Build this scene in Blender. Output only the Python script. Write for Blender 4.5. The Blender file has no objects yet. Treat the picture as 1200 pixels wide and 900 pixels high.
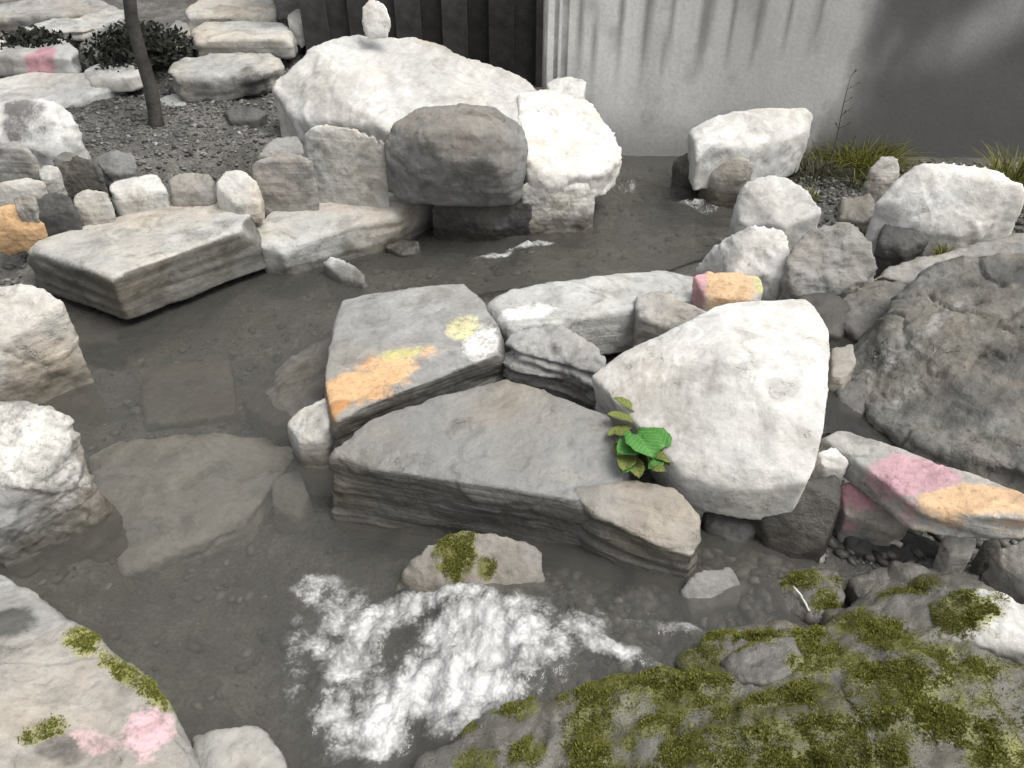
import bpy, bmesh, math, random, time
import numpy as np
from mathutils import Vector, Matrix
T0 = time.time()
random.seed(7); RNG = np.random.default_rng(11)
scene = bpy.context.scene
C = scene.collection

# ------------------------------------------------------------------ camera, sky, sun, exposure
CAM_H, PITCH, FPX = 1.6, math.radians(36), 902.0
cam = bpy.data.cameras.new('camera'); camo = bpy.data.objects.new('camera', cam); C.objects.link(camo)
camo.location = (0, 0, CAM_H); camo.rotation_euler = (math.pi/2 - PITCH, 0, 0)
cam.sensor_width = 36; cam.lens = FPX/1200*36; cam.clip_start = 0.02; cam.clip_end = 500
scene.camera = camo

SUN_EL, SUN_AZ = math.radians(62), math.radians(115)      # azimuth from +Y (away from camera) towards +X
wd = bpy.data.worlds.new('World'); scene.world = wd; wd.use_nodes = True
wn = wd.node_tree.nodes; wl = wd.node_tree.links
bg = wn['Background']; sky = wn.new('ShaderNodeTexSky'); sky.sky_type = 'NISHITA'; sky.sun_disc = False
sky.sun_elevation = SUN_EL; sky.sun_rotation = SUN_AZ; sky.dust_density = 6; sky.air_density = 1.0; sky.ozone_density = 1.0
hs = wn.new('ShaderNodeHueSaturation'); hs.inputs['Saturation'].default_value = 0.22
wl.new(sky.outputs[0], hs.inputs['Color']); wl.new(hs.outputs[0], bg.inputs['Color'])
bg.inputs['Strength'].default_value = 0.145
sl = bpy.data.lights.new('sun', 'SUN'); sl.energy = 1.35; sl.angle = math.radians(30); sl.color = (1, .97, .92)
so = bpy.data.objects.new('sun', sl); C.objects.link(so)
sd = Vector((math.sin(SUN_AZ)*math.cos(SUN_EL), math.cos(SUN_AZ)*math.cos(SUN_EL), math.sin(SUN_EL)))
so.rotation_euler = sd.to_track_quat('Z', 'Y').to_euler(); so.location = (2, 2, 6)
scene.view_settings.view_transform = 'Standard'; scene.view_settings.look = 'None'
scene.view_settings.gamma = 1; scene.view_settings.exposure = 0.4
scene.cycles.max_bounces = 5; scene.cycles.diffuse_bounces = 3; scene.cycles.glossy_bounces = 2; scene.cycles.transparent_max_bounces = 8

# ------------------------------------------------------------------ pixel -> place
CP, SP = math.cos(PITCH), math.sin(PITCH)
def ray(px, py):
    a = (px-600)/FPX; b = (450-py)/FPX
    return Vector((a, CP + b*SP, -SP + b*CP))
def P(px, py, z=0.0):
    d = ray(px, py); t = (z-CAM_H)/d.z
    return Vector((d.x*t, d.y*t, z))
def PY(px, py, Y):
    d = ray(px, py); t = Y/d.y
    return Vector((d.x*t, Y, CAM_H + d.z*t))
def pt(p):                       # third number: height z below 2, else the distance Y from the camera
    return P(*p) if p[2] < 2 else PY(*p)

# ------------------------------------------------------------------ numpy noise
def _h(i, j, k, s):
    h = (i*374761393 + j*668265263 + k*2147483647 + s*1274126177).astype(np.uint32)
    h = (h ^ (h >> np.uint32(13)))*np.uint32(1274126177)
    h = h ^ (h >> np.uint32(16))
    return h
def vnoise(p, s=0):
    i = np.floor(p).astype(np.int64); f = p - i; u = f*f*f*(f*(f*6-15)+10)
    out = np.zeros(len(p))
    for dx in (0, 1):
        for dy in (0, 1):
            for dz in (0, 1):
                h = _h(i[:, 0]+dx, i[:, 1]+dy, i[:, 2]+dz, s)
                gx = (h & np.uint32(1023)).astype(float)/511.5-1
                gy = ((h >> np.uint32(10)) & np.uint32(1023)).astype(float)/511.5-1
                gz = ((h >> np.uint32(20)) & np.uint32(1023)).astype(float)/511.5-1
                w = (u[:, 0] if dx else 1-u[:, 0])*(u[:, 1] if dy else 1-u[:, 1])*(u[:, 2] if dz else 1-u[:, 2])
                out += w*(gx*(f[:, 0]-dx) + gy*(f[:, 1]-dy) + gz*(f[:, 2]-dz))
    return out
def fbm(p, s=0, o=4, r=.5):
    a, t = 1., np.zeros(len(p))
    for k in range(o):
        t += a*vnoise(p*(2.03**k)+k*17.3, s+k); a *= r
    return t
def ridged(p, s=0, o=3):
    a, t = 1., np.zeros(len(p))
    for k in range(o):
        t += a*(1-2.2*np.abs(vnoise(p*(2.1**k)+k*9.1, s+k))); a *= .5
    return t
def worley(p, s=0):
    i = np.floor(p).astype(np.int64); best = np.full(len(p), 9.); sec = np.full(len(p), 9.); bid = np.zeros(len(p))
    for dx in (-1, 0, 1):
        for dy in (-1, 0, 1):
            for dz in (-1, 0, 1):
                c = i + np.array([dx, dy, dz]); h = _h(c[:, 0], c[:, 1], c[:, 2], s)
                q = np.stack([(h & np.uint32(1023)), (h >> np.uint32(10)) & np.uint32(1023), (h >> np.uint32(20)) & np.uint32(1023)], 1)/1023.
                d = np.linalg.norm(c + q - p, axis=1)
                n = d < best
                sec = np.where(n, best, np.minimum(sec, d)); bid = np.where(n, (h % np.uint32(997))/997., bid); best = np.where(n, d, best)
    return best, sec, bid
def sstep(a, b, x):
    t = np.clip((x-a)/(b-a), 0, 1); return t*t*(3-2*t)

# ------------------------------------------------------------------ materials
def newmat(name):
    m = bpy.data.materials.new(name); m.use_nodes = True
    nt = m.node_tree; return m, nt.nodes, nt.links, nt.nodes['Principled BSDF']
def N(nodes, t, **kw):
    n = nodes.new(t)
    for k, v in kw.items():
        if k in n.inputs: n.inputs[k].default_value = v
        else: setattr(n, k, v)
    return n
def ramp(nodes, stops):
    r = nodes.new('ShaderNodeValToRGB'); e = r.color_ramp.elements
    while len(e) < len(stops): e.new(.5)
    for el, (p, c) in zip(e, stops):
        el.position = p; el.color = (*c, 1) if len(c) == 3 else c
    return r
def mixc(nodes, links, f, a, b, mode='MIX'):
    m = nodes.new('ShaderNodeMix'); m.data_type = 'RGBA'; m.blend_type = mode
    for sock, v in ((m.inputs[0], f), (m.inputs[6], a), (m.inputs[7], b)):
        if isinstance(v, (int, float)): sock.default_value = v
        elif isinstance(v, tuple): sock.default_value = (*v, 1)
        else: links.new(v, sock)
    return m.outputs[2]
def mth(nodes, links, op, a, b=None, c=None, clamp=False):
    m = nodes.new('ShaderNodeMath'); m.operation = op; m.use_clamp = clamp
    for s, v in zip(m.inputs, (a, b, c)):
        if v is None: continue
        if isinstance(v, (int, float)): s.default_value = v
        else: links.new(v, s)
    return m.outputs[0]

def rock_mat(name, dark, light, spec=.35, rough=.8, vein=.0, bump=.55, strata=0., speck=.5, warm=.8):
    m, n, l, b = newmat(name)
    tc = N(n, 'ShaderNodeTexCoord'); oi = N(n, 'ShaderNodeObjectInfo')
    off = n.new('ShaderNodeVectorMath'); off.operation = 'MULTIPLY_ADD'
    l.new(oi.outputs['Random'], off.inputs[0]); off.inputs[1].default_value = (37, 61, 23); l.new(tc.outputs['Object'], off.inputs[2])
    v = off.outputs[0]
    def noise(sc, det=6, ro=.6, dist=0.):
        t = N(n, 'ShaderNodeTexNoise', Scale=sc, Detail=det, Roughness=ro, Distortion=dist); l.new(v, t.inputs['Vector']); return t.outputs[0]
    n1 = noise(3.2, 7, .62, .4); n2 = noise(14, 8, .68); n3 = noise(70, 5, .7); n4 = noise(7, 5, .6, 1.2)
    r1 = ramp(n, [(.3, dark), (.52, tuple((a+c)/2 for a, c in zip(dark, light))), (.7, light)])
    f = mth(n, l, 'MULTIPLY_ADD', n2, .55, mth(n, l, 'MULTIPLY', n1, .5)); l.new(f, r1.inputs[0])
    col = r1.outputs[0]
    # dark lichen / weathering film
    r2 = ramp(n, [(.50, (1, 1, 1)), (.60, (.6, .59, .56)), (.72, (.42, .41, .39))]); l.new(n4, r2.inputs[0])
    col = mixc(n, l, .55*speck*2 if speck < .5 else .55, col, r2.outputs[0], 'MULTIPLY')
    # fine speckle
    r3 = ramp(n, [(.32, (.55, .54, .52)), (.45, (.95, .95, .94)), (.62, (1.06, 1.05, 1.03))]); l.new(n3, r3.inputs[0])
    col = mixc(n, l, speck, col, r3.outputs[0], 'MULTIPLY')
    # warm iron breath
    r4 = ramp(n, [(.36, (.97, 1., 1.02)), (.48, (1, 1, 1)), (.72, (1.08, .95, .78))]); l.new(noise(2.1, 4, .6), r4.inputs[0])
    col = mixc(n, l, warm, col, r4.outputs[0], 'MULTIPLY')
    if vein:
        w = N(n, 'ShaderNodeTexWave', Scale=2.2, Distortion=9, Detail=5); w.inputs['Detail Scale'].default_value = 1.4; l.new(v, w.inputs['Vector'])
        rv = ramp(n, [(.0, (1, 1, 1)), (.93, (1, 1, 1)), (.98, (1.6, 1.6, 1.55))]); l.new(w.outputs['Fac'], rv.inputs[0])
        col = mixc(n, l, vein, col, rv.outputs[0], 'MULTIPLY')
    # hairline cracks
    wn_ = N(n, 'ShaderNodeTexNoise', Scale=4., Detail=5, Roughness=.65); l.new(v, wn_.inputs['Vector'])
    wv_ = n.new('ShaderNodeVectorMath'); wv_.operation = 'MULTIPLY_ADD'; l.new(wn_.outputs['Color'], wv_.inputs[0]); wv_.inputs[1].default_value = (.7, .7, .7); l.new(v, wv_.inputs[2])
    vo = N(n, 'ShaderNodeTexVoronoi', Scale=3.2, feature='DISTANCE_TO_EDGE'); l.new(wv_.outputs[0], vo.inputs['Vector'])
    cr = mth(n, l, 'MULTIPLY', mth(n, l, 'MULTIPLY_ADD', vo.outputs['Distance'], -70, 1., True), mth(n, l, 'MULTIPLY_ADD', n4, 7, -3.7, True))
    col = mixc(n, l, mth(n, l, 'MULTIPLY', cr, .6), col, (.06, .058, .054))
    # whole-stone variation
    br = mth(n, l, 'MULTIPLY_ADD', oi.outputs['Random'], .24, .88)
    hv = N(n, 'ShaderNodeHueSaturation'); l.new(br, hv.inputs['Value']); l.new(col, hv.inputs['Color']); col = hv.outputs[0]
    # stains / moss / shaded hollows painted on the stone itself
    at = N(n, 'ShaderNodeAttribute', attribute_name='tint')
    tn = mth(n, l, 'ADD', mth(n, l, 'MULTIPLY_ADD', n2, 1.5, -.75), mth(n, l, 'MULTIPLY_ADD', n3, 1.3, -.65))
    tf = mth(n, l, 'MULTIPLY', mth(n, l, 'MULTIPLY_ADD', mth(n, l, 'ADD', at.outputs['Alpha'], tn), 1.7, -.45, True), mth(n, l, 'MULTIPLY', at.outputs['Alpha'], 3., None, True))
    tcx = mixc(n, l, .8, at.outputs['Color'], r3.outputs[0], 'MULTIPLY'); tcx = mixc(n, l, .5, tcx, r2.outputs[0], 'MULTIPLY')
    gl_ = N(n, 'ShaderNodeRGBToBW'); l.new(r1.outputs[0], gl_.inputs[0]); gv = mth(n, l, 'DIVIDE', gl_.outputs[0], sum(dark[:1]+light[:1])/2); gc = n.new('ShaderNodeCombineColor'); [l.new(gv, gc.inputs[q]) for q in range(3)]
    tcx = mixc(n, l, .7, tcx, gc.outputs[0], 'MULTIPLY')
    col = mixc(n, l, mth(n, l, 'MULTIPLY', tf, .88), col, tcx)
    # wetness at the water line, plus shade painted into upright faces
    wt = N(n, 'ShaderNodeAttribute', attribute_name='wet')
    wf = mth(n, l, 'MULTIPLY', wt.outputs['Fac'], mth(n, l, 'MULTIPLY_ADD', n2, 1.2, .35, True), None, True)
    wet_shade_c = mixc(n, l, 1., col, (.32, .31, .29), 'MULTIPLY')
    col = mixc(n, l, wf, col, wet_shade_c); l.new(col, b.inputs['Base Color'])
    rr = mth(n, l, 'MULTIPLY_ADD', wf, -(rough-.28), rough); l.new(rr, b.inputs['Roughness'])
    b.inputs['Specular IOR Level'].default_value = spec
    hgt = mth(n, l, 'ADD', mth(n, l, 'MULTIPLY', n2, 1.), mth(n, l, 'MULTIPLY', n3, .28))
    hgt = mth(n, l, 'MULTIPLY_ADD', cr, -.5, hgt)
    if strata:
        mp = N(n, 'ShaderNodeMapping'); mp.inputs['Scale'].default_value = (1.2, 1.2, 42); l.new(v, mp.inputs['Vector'])
        ns = N(n, 'ShaderNodeTexNoise', Scale=1., Detail=4); l.new(mp.outputs[0], ns.inputs['Vector'])
        hgt = mth(n, l, 'ADD', hgt, mth(n, l, 'MULTIPLY', ns.outputs[0], strata))
    bp = N(n, 'ShaderNodeBump', Strength=bump, Distance=.02); l.new(hgt, bp.inputs['Height']); l.new(bp.outputs[0], b.inputs['Normal'])
    return m
M = {}
M['white'] = rock_mat('pale_limestone', (.38, .372, .355), (.76, .75, .725), bump=.4, speck=.35, warm=.35, vein=.1)
M['pale'] = rock_mat('pale_grey_stone', (.30, .295, .28), (.62, .61, .58), strata=.5)
M['grey'] = rock_mat('mid_grey_stone', (.19, .187, .18), (.43, .42, .40), strata=.6)
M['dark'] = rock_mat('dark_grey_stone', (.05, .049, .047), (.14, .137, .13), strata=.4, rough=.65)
M['midgrey'] = rock_mat('weathered_grey_stone', (.115, .112, .107), (.28, .274, .262), strata=.3)
M['mottled'] = rock_mat('mottled_rough_stone', (.085, .083, .076), (.31, .302, .28), rough=.6, bump=.8, speck=.7)
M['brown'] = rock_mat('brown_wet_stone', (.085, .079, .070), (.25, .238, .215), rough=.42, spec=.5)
M['slate'] = rock_mat('slate_slab_stone', (.24, .237, .228), (.42, .415, .40), strata=1.2, rough=.7, speck=.4)

def simple_mat(name, c1, c2, sc=8, rough=.8, bump=.2, spec=.3, trans=0.):
    m, n, l, b = newmat(name)
    tc = N(n, 'ShaderNodeTexCoord'); t = N(n, 'ShaderNodeTexNoise', Scale=sc, Detail=6, Roughness=.65); l.new(tc.outputs['Object'], t.inputs['Vector'])
    r = ramp(n, [(.32, c1), (.68, c2)]); l.new(t.outputs[0], r.inputs[0]); l.new(r.outputs[0], b.inputs['Base Color'])
    b.inputs['Roughness'].default_value = rough; b.inputs['Specular IOR Level'].default_value = spec
    if bump:
        bp = N(n, 'ShaderNodeBump', Strength=bump, Distance=.02); l.new(t.outputs[0], bp.inputs['Height']); l.new(bp.outputs[0], b.inputs['Normal'])
    if trans:
        tr = N(n, 'ShaderNodeBsdfTranslucent'); l.new(r.outputs[0], tr.inputs[0]); mx = N(n, 'ShaderNodeMixShader'); mx.inputs[0].default_value = trans
        l.new(b.outputs[0], mx.inputs[1]); l.new(tr.outputs[0], mx.inputs[2]); l.new(mx.outputs[0], n['Material Output'].inputs[0])
    return m
def island_mat(name, stops, rough=.8, trans=0.):
    m, n, l, b = newmat(name)
    g = N(n, 'ShaderNodeNewGeometry'); r = ramp(n, stops); l.new(g.outputs['Random Per Island'], r.inputs[0]); l.new(r.outputs[0], b.inputs['Base Color'])
    b.inputs['Roughness'].default_value = rough; b.inputs['Specular IOR Level'].default_value = .3
    if trans:
        tr = N(n, 'ShaderNodeBsdfTranslucent'); l.new(r.outputs[0], tr.inputs[0]); mx = N(n, 'ShaderNodeMixShader'); mx.inputs[0].default_value = trans
        l.new(b.outputs[0], mx.inputs[1]); l.new(tr.outputs[0], mx.inputs[2]); l.new(mx.outputs[0], n['Material Output'].inputs[0])
    return m
M['gravel'] = island_mat('gravel_stones', [(0, (.06, .058, .054)), (.35, (.11, .107, .10)), (.7, (.165, .16, .153)), (.93, (.22, .215, .205)), (1, (.36, .355, .34))])
M['bedpebble'] = island_mat('wet_pebbles', [(0, (.04, .038, .034)), (.5, (.09, .086, .078)), (.85, (.15, .145, .135)), (1, (.26, .255, .24))], .45)
M['moss'] = island_mat('moss_tufts', [(0, (.12, .125, .022)), (.5, (.20, .206, .04)), (.85, (.28, .285, .075)), (1, (.35, .34, .13))], .9, .35)
M['grass'] = island_mat('grass_blades', [(0, (.05, .052, .012)), (.5, (.12, .125, .022)), (.85, (.20, .205, .04)), (1, (.28, .25, .09))], .7, .3)
M['drygrass'] = island_mat('dark_grass_blades', [(0, (.018, .018, .012)), (.6, (.05, .05, .03)), (1, (.16, .15, .10))], .8, .2)
M['treeleaf'] = island_mat('tree_leaves', [(0, (.02, .035, .01)), (.6, (.05, .08, .02)), (1, (.09, .12, .03))], .6, .3)
M['darkleaf'] = island_mat('evergreen_leaves', [(0, (.006, .008, .005)), (.6, (.014, .017, .010)), (1, (.035, .038, .025))], .6, .1)
M['twig'] = simple_mat('twig_bark', (.05, .045, .038), (.13, .118, .10), 20)
M['bark'] = simple_mat('tree_bark', (.035, .032, .028), (.10, .094, .085), 14, bump=.6)
M['leafgreen'] = simple_mat('fresh_green_leaf', (.05, .21, .035), (.12, .36, .08), 12, .45, .15, .4, .3)
M['leafyellow'] = simple_mat('yellowing_leaf', (.13, .16, .035), (.26, .265, .08), 14, .55, .15, .3, .3)
def add_veins(m):
    n, l = m.node_tree.nodes, m.node_tree.links; b = n['Principled BSDF']; src = b.inputs['Base Color'].links[0].from_socket
    tc = N(n, 'ShaderNodeTexCoord'); sx = N(n, 'ShaderNodeSeparateXYZ'); l.new(tc.outputs['Object'], sx.inputs[0]); ax = mth(n, l, 'ABSOLUTE', sx.outputs[0])
    rib = mth(n, l, 'MULTIPLY_ADD', ax, -900, 1.3, True)
    sv = mth(n, l, 'SINE', mth(n, l, 'MULTIPLY', mth(n, l, 'MULTIPLY_ADD', ax, -.9, sx.outputs[1]), 480.)); sv = mth(n, l, 'MULTIPLY_ADD', sv, 4., -3., True)
    f = mth(n, l, 'MULTIPLY', mth(n, l, 'MAXIMUM', rib, sv), .55); col = mixc(n, l, f, src, (.30, .42, .16)); l.new(col, b.inputs['Base Color'])
    for q in n:
        if q.type == 'BSDF_TRANSLUCENT': l.new(col, q.inputs[0])
def vary(m, lo, hi):
    n, l = m.node_tree.nodes, m.node_tree.links; b = n['Principled BSDF']; src = b.inputs['Base Color'].links[0].from_socket
    oi = N(n, 'ShaderNodeObjectInfo'); hv = N(n, 'ShaderNodeHueSaturation'); l.new(mth(n, l, 'MULTIPLY_ADD', oi.outputs['Random'], hi-lo, lo), hv.inputs['Value']); l.new(src, hv.inputs['Color']); l.new(hv.outputs[0], b.inputs['Base Color'])
add_veins(M['leafgreen']); add_veins(M['leafyellow'])
M['fence'] = simple_mat('dark_stained_timber', (.022, .021, .020), (.060, .057, .053), 6, .75, .4)
vary(M['fence'], .55, 1.6)
M['wood'] = simple_mat('bleached_wood', (.40, .37, .32), (.66, .63, .57), 18, .8, .4)

def attr_color(me, name, arr):
    a = me.color_attributes.new(name, 'FLOAT_COLOR', 'POINT'); a.data.foreach_set('color', np.ascontiguousarray(arr, dtype=np.float32).ravel())
def attr_float(me, name, arr):
    a = me.attributes.new(name, 'FLOAT', 'POINT'); a.data.foreach_set('value', np.ascontiguousarray(arr, dtype=np.float32))
def link(name, me, mat=None, parent=None, loc=(0, 0, 0), smooth=True):
    o = bpy.data.objects.new(name, me); C.objects.link(o); o.location = loc
    if mat: me.materials.append(mat)
    if parent: o.parent = parent
    if smooth and len(me.polygons): me.polygons.foreach_set('use_smooth', np.ones(len(me.polygons), dtype=bool))
    return o
def tag(o, label=None, cat=None, group=None, kind=None):
    for k, v in (('label', label), ('category', cat), ('group', group), ('kind', kind)):
        if v: o[k] = v
    return o
def mesh_from(name, v, f):
    me = bpy.data.meshes.new(name); me.from_pydata([tuple(x) for x in v], [], [tuple(int(i) for i in q) for q in f]); me.update(); return me
def inpoly(x, y, poly):
    r = np.zeros(len(x), bool); j = len(poly)-1
    for i in range(len(poly)):
        xi, yi = poly[i]; xj, yj = poly[j]
        c = ((yi > y) != (yj > y)) & (x < (xj-xi)*(y-yi)/(yj-yi+1e-12)+xi)
        r ^= c; j = i
    return r

# ------------------------------------------------------------------ the ground: one sheet
TC = [  # px, py, z : bed and banks
 (200,400,-.2),(120,470,-.22),(130,600,-.22),(250,560,-.16),(250,680,-.25),(330,780,-.26),(330,880,-.28),(220,860,-.2),(350,350,-.16),(300,430,-.2),(420,310,-.12),
 (480,300,-.10),(560,305,-.06),(640,295,-.03),(700,290,-.03),(760,275,-.06),(800,290,-.02),(820,255,-.02),(800,225,.05),(760,205,.06),(840,210,.08),
 (400,560,-.2),(420,640,-.15),(480,740,-.14),(450,840,-.22),(540,780,-.1),(640,740,-.03),(700,680,-.05),(760,720,0.),(840,700,.04),(880,680,.08),
 (520,420,-.05),(640,400,0.),(700,450,-.02),(800,440,.05),(900,450,.1),(600,520,-.02),(740,560,.0),(700,350,.02),(820,340,.08),(870,600,.05),
 (980,400,.12),(1080,400,.05),(1180,400,.05),(1100,480,.06),(1180,530,.10),(1010,470,.1),(1000,560,.12),(1090,620,.12),(1180,640,.14),(1300,500,.12),(1300,380,.15),
 (900,320,.12),(980,300,.16),(1080,300,.2),(1180,290,.22),(960,220,.17),(1010,240,.20),(900,200,.14),(1060,205,.14),(1180,203,.13),(1010,200,.13),(1350,250,.2),(1300,205,.13),
 (760,860,.0),(900,800,.05),(1040,760,.08),(1150,800,.1),(1100,880,.1),(620,880,-.06),(1000,690,.08),
 (40,440,-.12),(-60,480,.05),(-40,600,.05),(20,640,-.12),(-80,800,.05),(40,850,-.05),(150,900,-.1),(60,380,-.08),(20,300,.12),(20,330,.0),(120,340,-.12),
 (60,270,.1),(-80,300,.2),(240,270,.0),(330,265,.0),(450,245,0.),(560,240,-.02),(640,255,-.02),(150,225,.26),(60,225,.26),(280,220,.24),(350,215,.2),(430,210,.16),
 (520,200,.15),(640,215,.14),(700,230,.08),(200,160,.33),(110,160,.33),(300,150,.33),(250,110,.36),(150,110,.36),(20,180,.34),(400,140,.33),(560,120,.3),(680,140,.26),
 (500,60,.4),(600,60,.4)]
TCW = np.array([P(*c) for c in TC])
far = [(x, y, .35) for x in (-6, -3, 0, 3, 6) for y in (8,)] + [(6, y, .3) for y in (-3, 0, 2, 5)] + [(-5, y, .3) for y in (-3, 0, 2)] + [(0, -3, 0.05), (-1.5, -1, .05), (1.5, -1, .08), *[(x, y, z) for x in (-3.3, -2.7, -2.1, -1.6, -1.1) for y, z in ((4.4, .38), (4.75, .43), (5.1, .48), (5.6, .54), (6.3, .6))], (3, 3, .3), (3, 1, .2), (-3, 1, .15), (-4, 4, .5), (0.2, .2, -.1)]
TCW = np.vstack([TCW, np.array(far)])
def ground_z(x, y):
    x = np.atleast_1d(np.asarray(x, float)); y = np.atleast_1d(np.asarray(y, float)); out = np.zeros(len(x))
    for s in range(0, len(x), 20000):
        dx = x[s:s+20000, None]-TCW[None, :, 0]; dy = y[s:s+20000, None]-TCW[None, :, 1]
        w = 1/(dx*dx+dy*dy+.004)**2
        out[s:s+20000] = (w*TCW[None, :, 2]).sum(1)/w.sum(1)
    return out
def gz(x, y): return float(ground_z([x], [y])[0])

def grid_mesh(name, xs, ys, zf, mask=None):
    X, Y = np.meshgrid(xs, ys); x, y = X.ravel(), Y.ravel(); z = zf(x, y)
    nx, ny = len(xs), len(ys); i = np.arange(nx*ny).reshape(ny, nx)
    f = np.stack([i[:-1, :-1], i[:-1, 1:], i[1:, 1:], i[1:, :-1]], -1).reshape(-1, 4)
    v = np.stack([x, y, z], 1)
    if mask is not None:
        keep = mask(x, y); f = f[keep[f].any(1)]
        used = np.unique(f); remap = np.full(len(v), -1); remap[used] = np.arange(len(used)); v = v[used]; f = remap[f]
    me = bpy.data.meshes.new(name); me.vertices.add(len(v)); me.vertices.foreach_set('co', v.astype(np.float32).ravel())
    me.loops.add(len(f)*4); me.loops.foreach_set('vertex_index', f.astype(np.int32).ravel())
    me.polygons.add(len(f)); me.polygons.foreach_set('loop_start', np.arange(0, len(f)*4, 4, dtype=np.int32)); me.update(calc_edges=True); me.validate()
    return me, v
def axis(lo, a, b, hi, st): return np.concatenate([np.linspace(lo, a, 14)[:-1], np.arange(a, b, st), np.linspace(b, hi, 14)])
def groundf(x, y):
    z = ground_z(x, y); p = np.stack([x, y, np.zeros_like(x)], 1)
    near = sstep(9, 4, np.hypot(x, y-2))
    return z + near*(.025*fbm(p*5, 3, 4) + .012*ridged(p*16, 5, 2)*sstep(.15, -.05, z))
def ground_mat():
    m, n, l, b = newmat('earth_and_silt')
    tc = N(n, 'ShaderNodeTexCoord')
    def noise(sc, d=8, r=.65):
        t = N(n, 'ShaderNodeTexNoise', Scale=sc, Detail=d, Roughness=r); l.new(tc.outputs['Object'], t.inputs['Vector']); return t.outputs[0]
    a, c2, f = noise(5), noise(26), noise(90, 4)
    r = ramp(n, [(.3, (.05, .048, .044)), (.5, (.12, .116, .107)), (.68, (.27, .262, .245))])
    l.new(mth(n, l, 'MULTIPLY_ADD', a, .65, mth(n, l, 'MULTIPLY', c2, .35)), r.inputs[0])
    rs = ramp(n, [(.35, (.5, .49, .47)), (.6, (1.1, 1.09, 1.06))]); l.new(f, rs.inputs[0])
    l.new(mixc(n, l, .8, r.outputs[0], rs.outputs[0], 'MULTIPLY'), b.inputs['Base Color']); b.inputs['Roughness'].default_value = .85
    bp = N(n, 'ShaderNodeBump', Strength=.6, Distance=.03); l.new(mth(n, l, 'ADD', c2, mth(n, l, 'MULTIPLY', f, .5)), bp.inputs['Height']); l.new(bp.outputs[0], b.inputs['Normal'])
    return m
M['earth'] = ground_mat()
me, _ = grid_mesh('ground', axis(-150, -4.2, 4.2, 150, .035), axis(-150, .3, 6.5, 250, .035), groundf)
ground = tag(link('ground', me, M['earth']), kind='structure')

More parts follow.
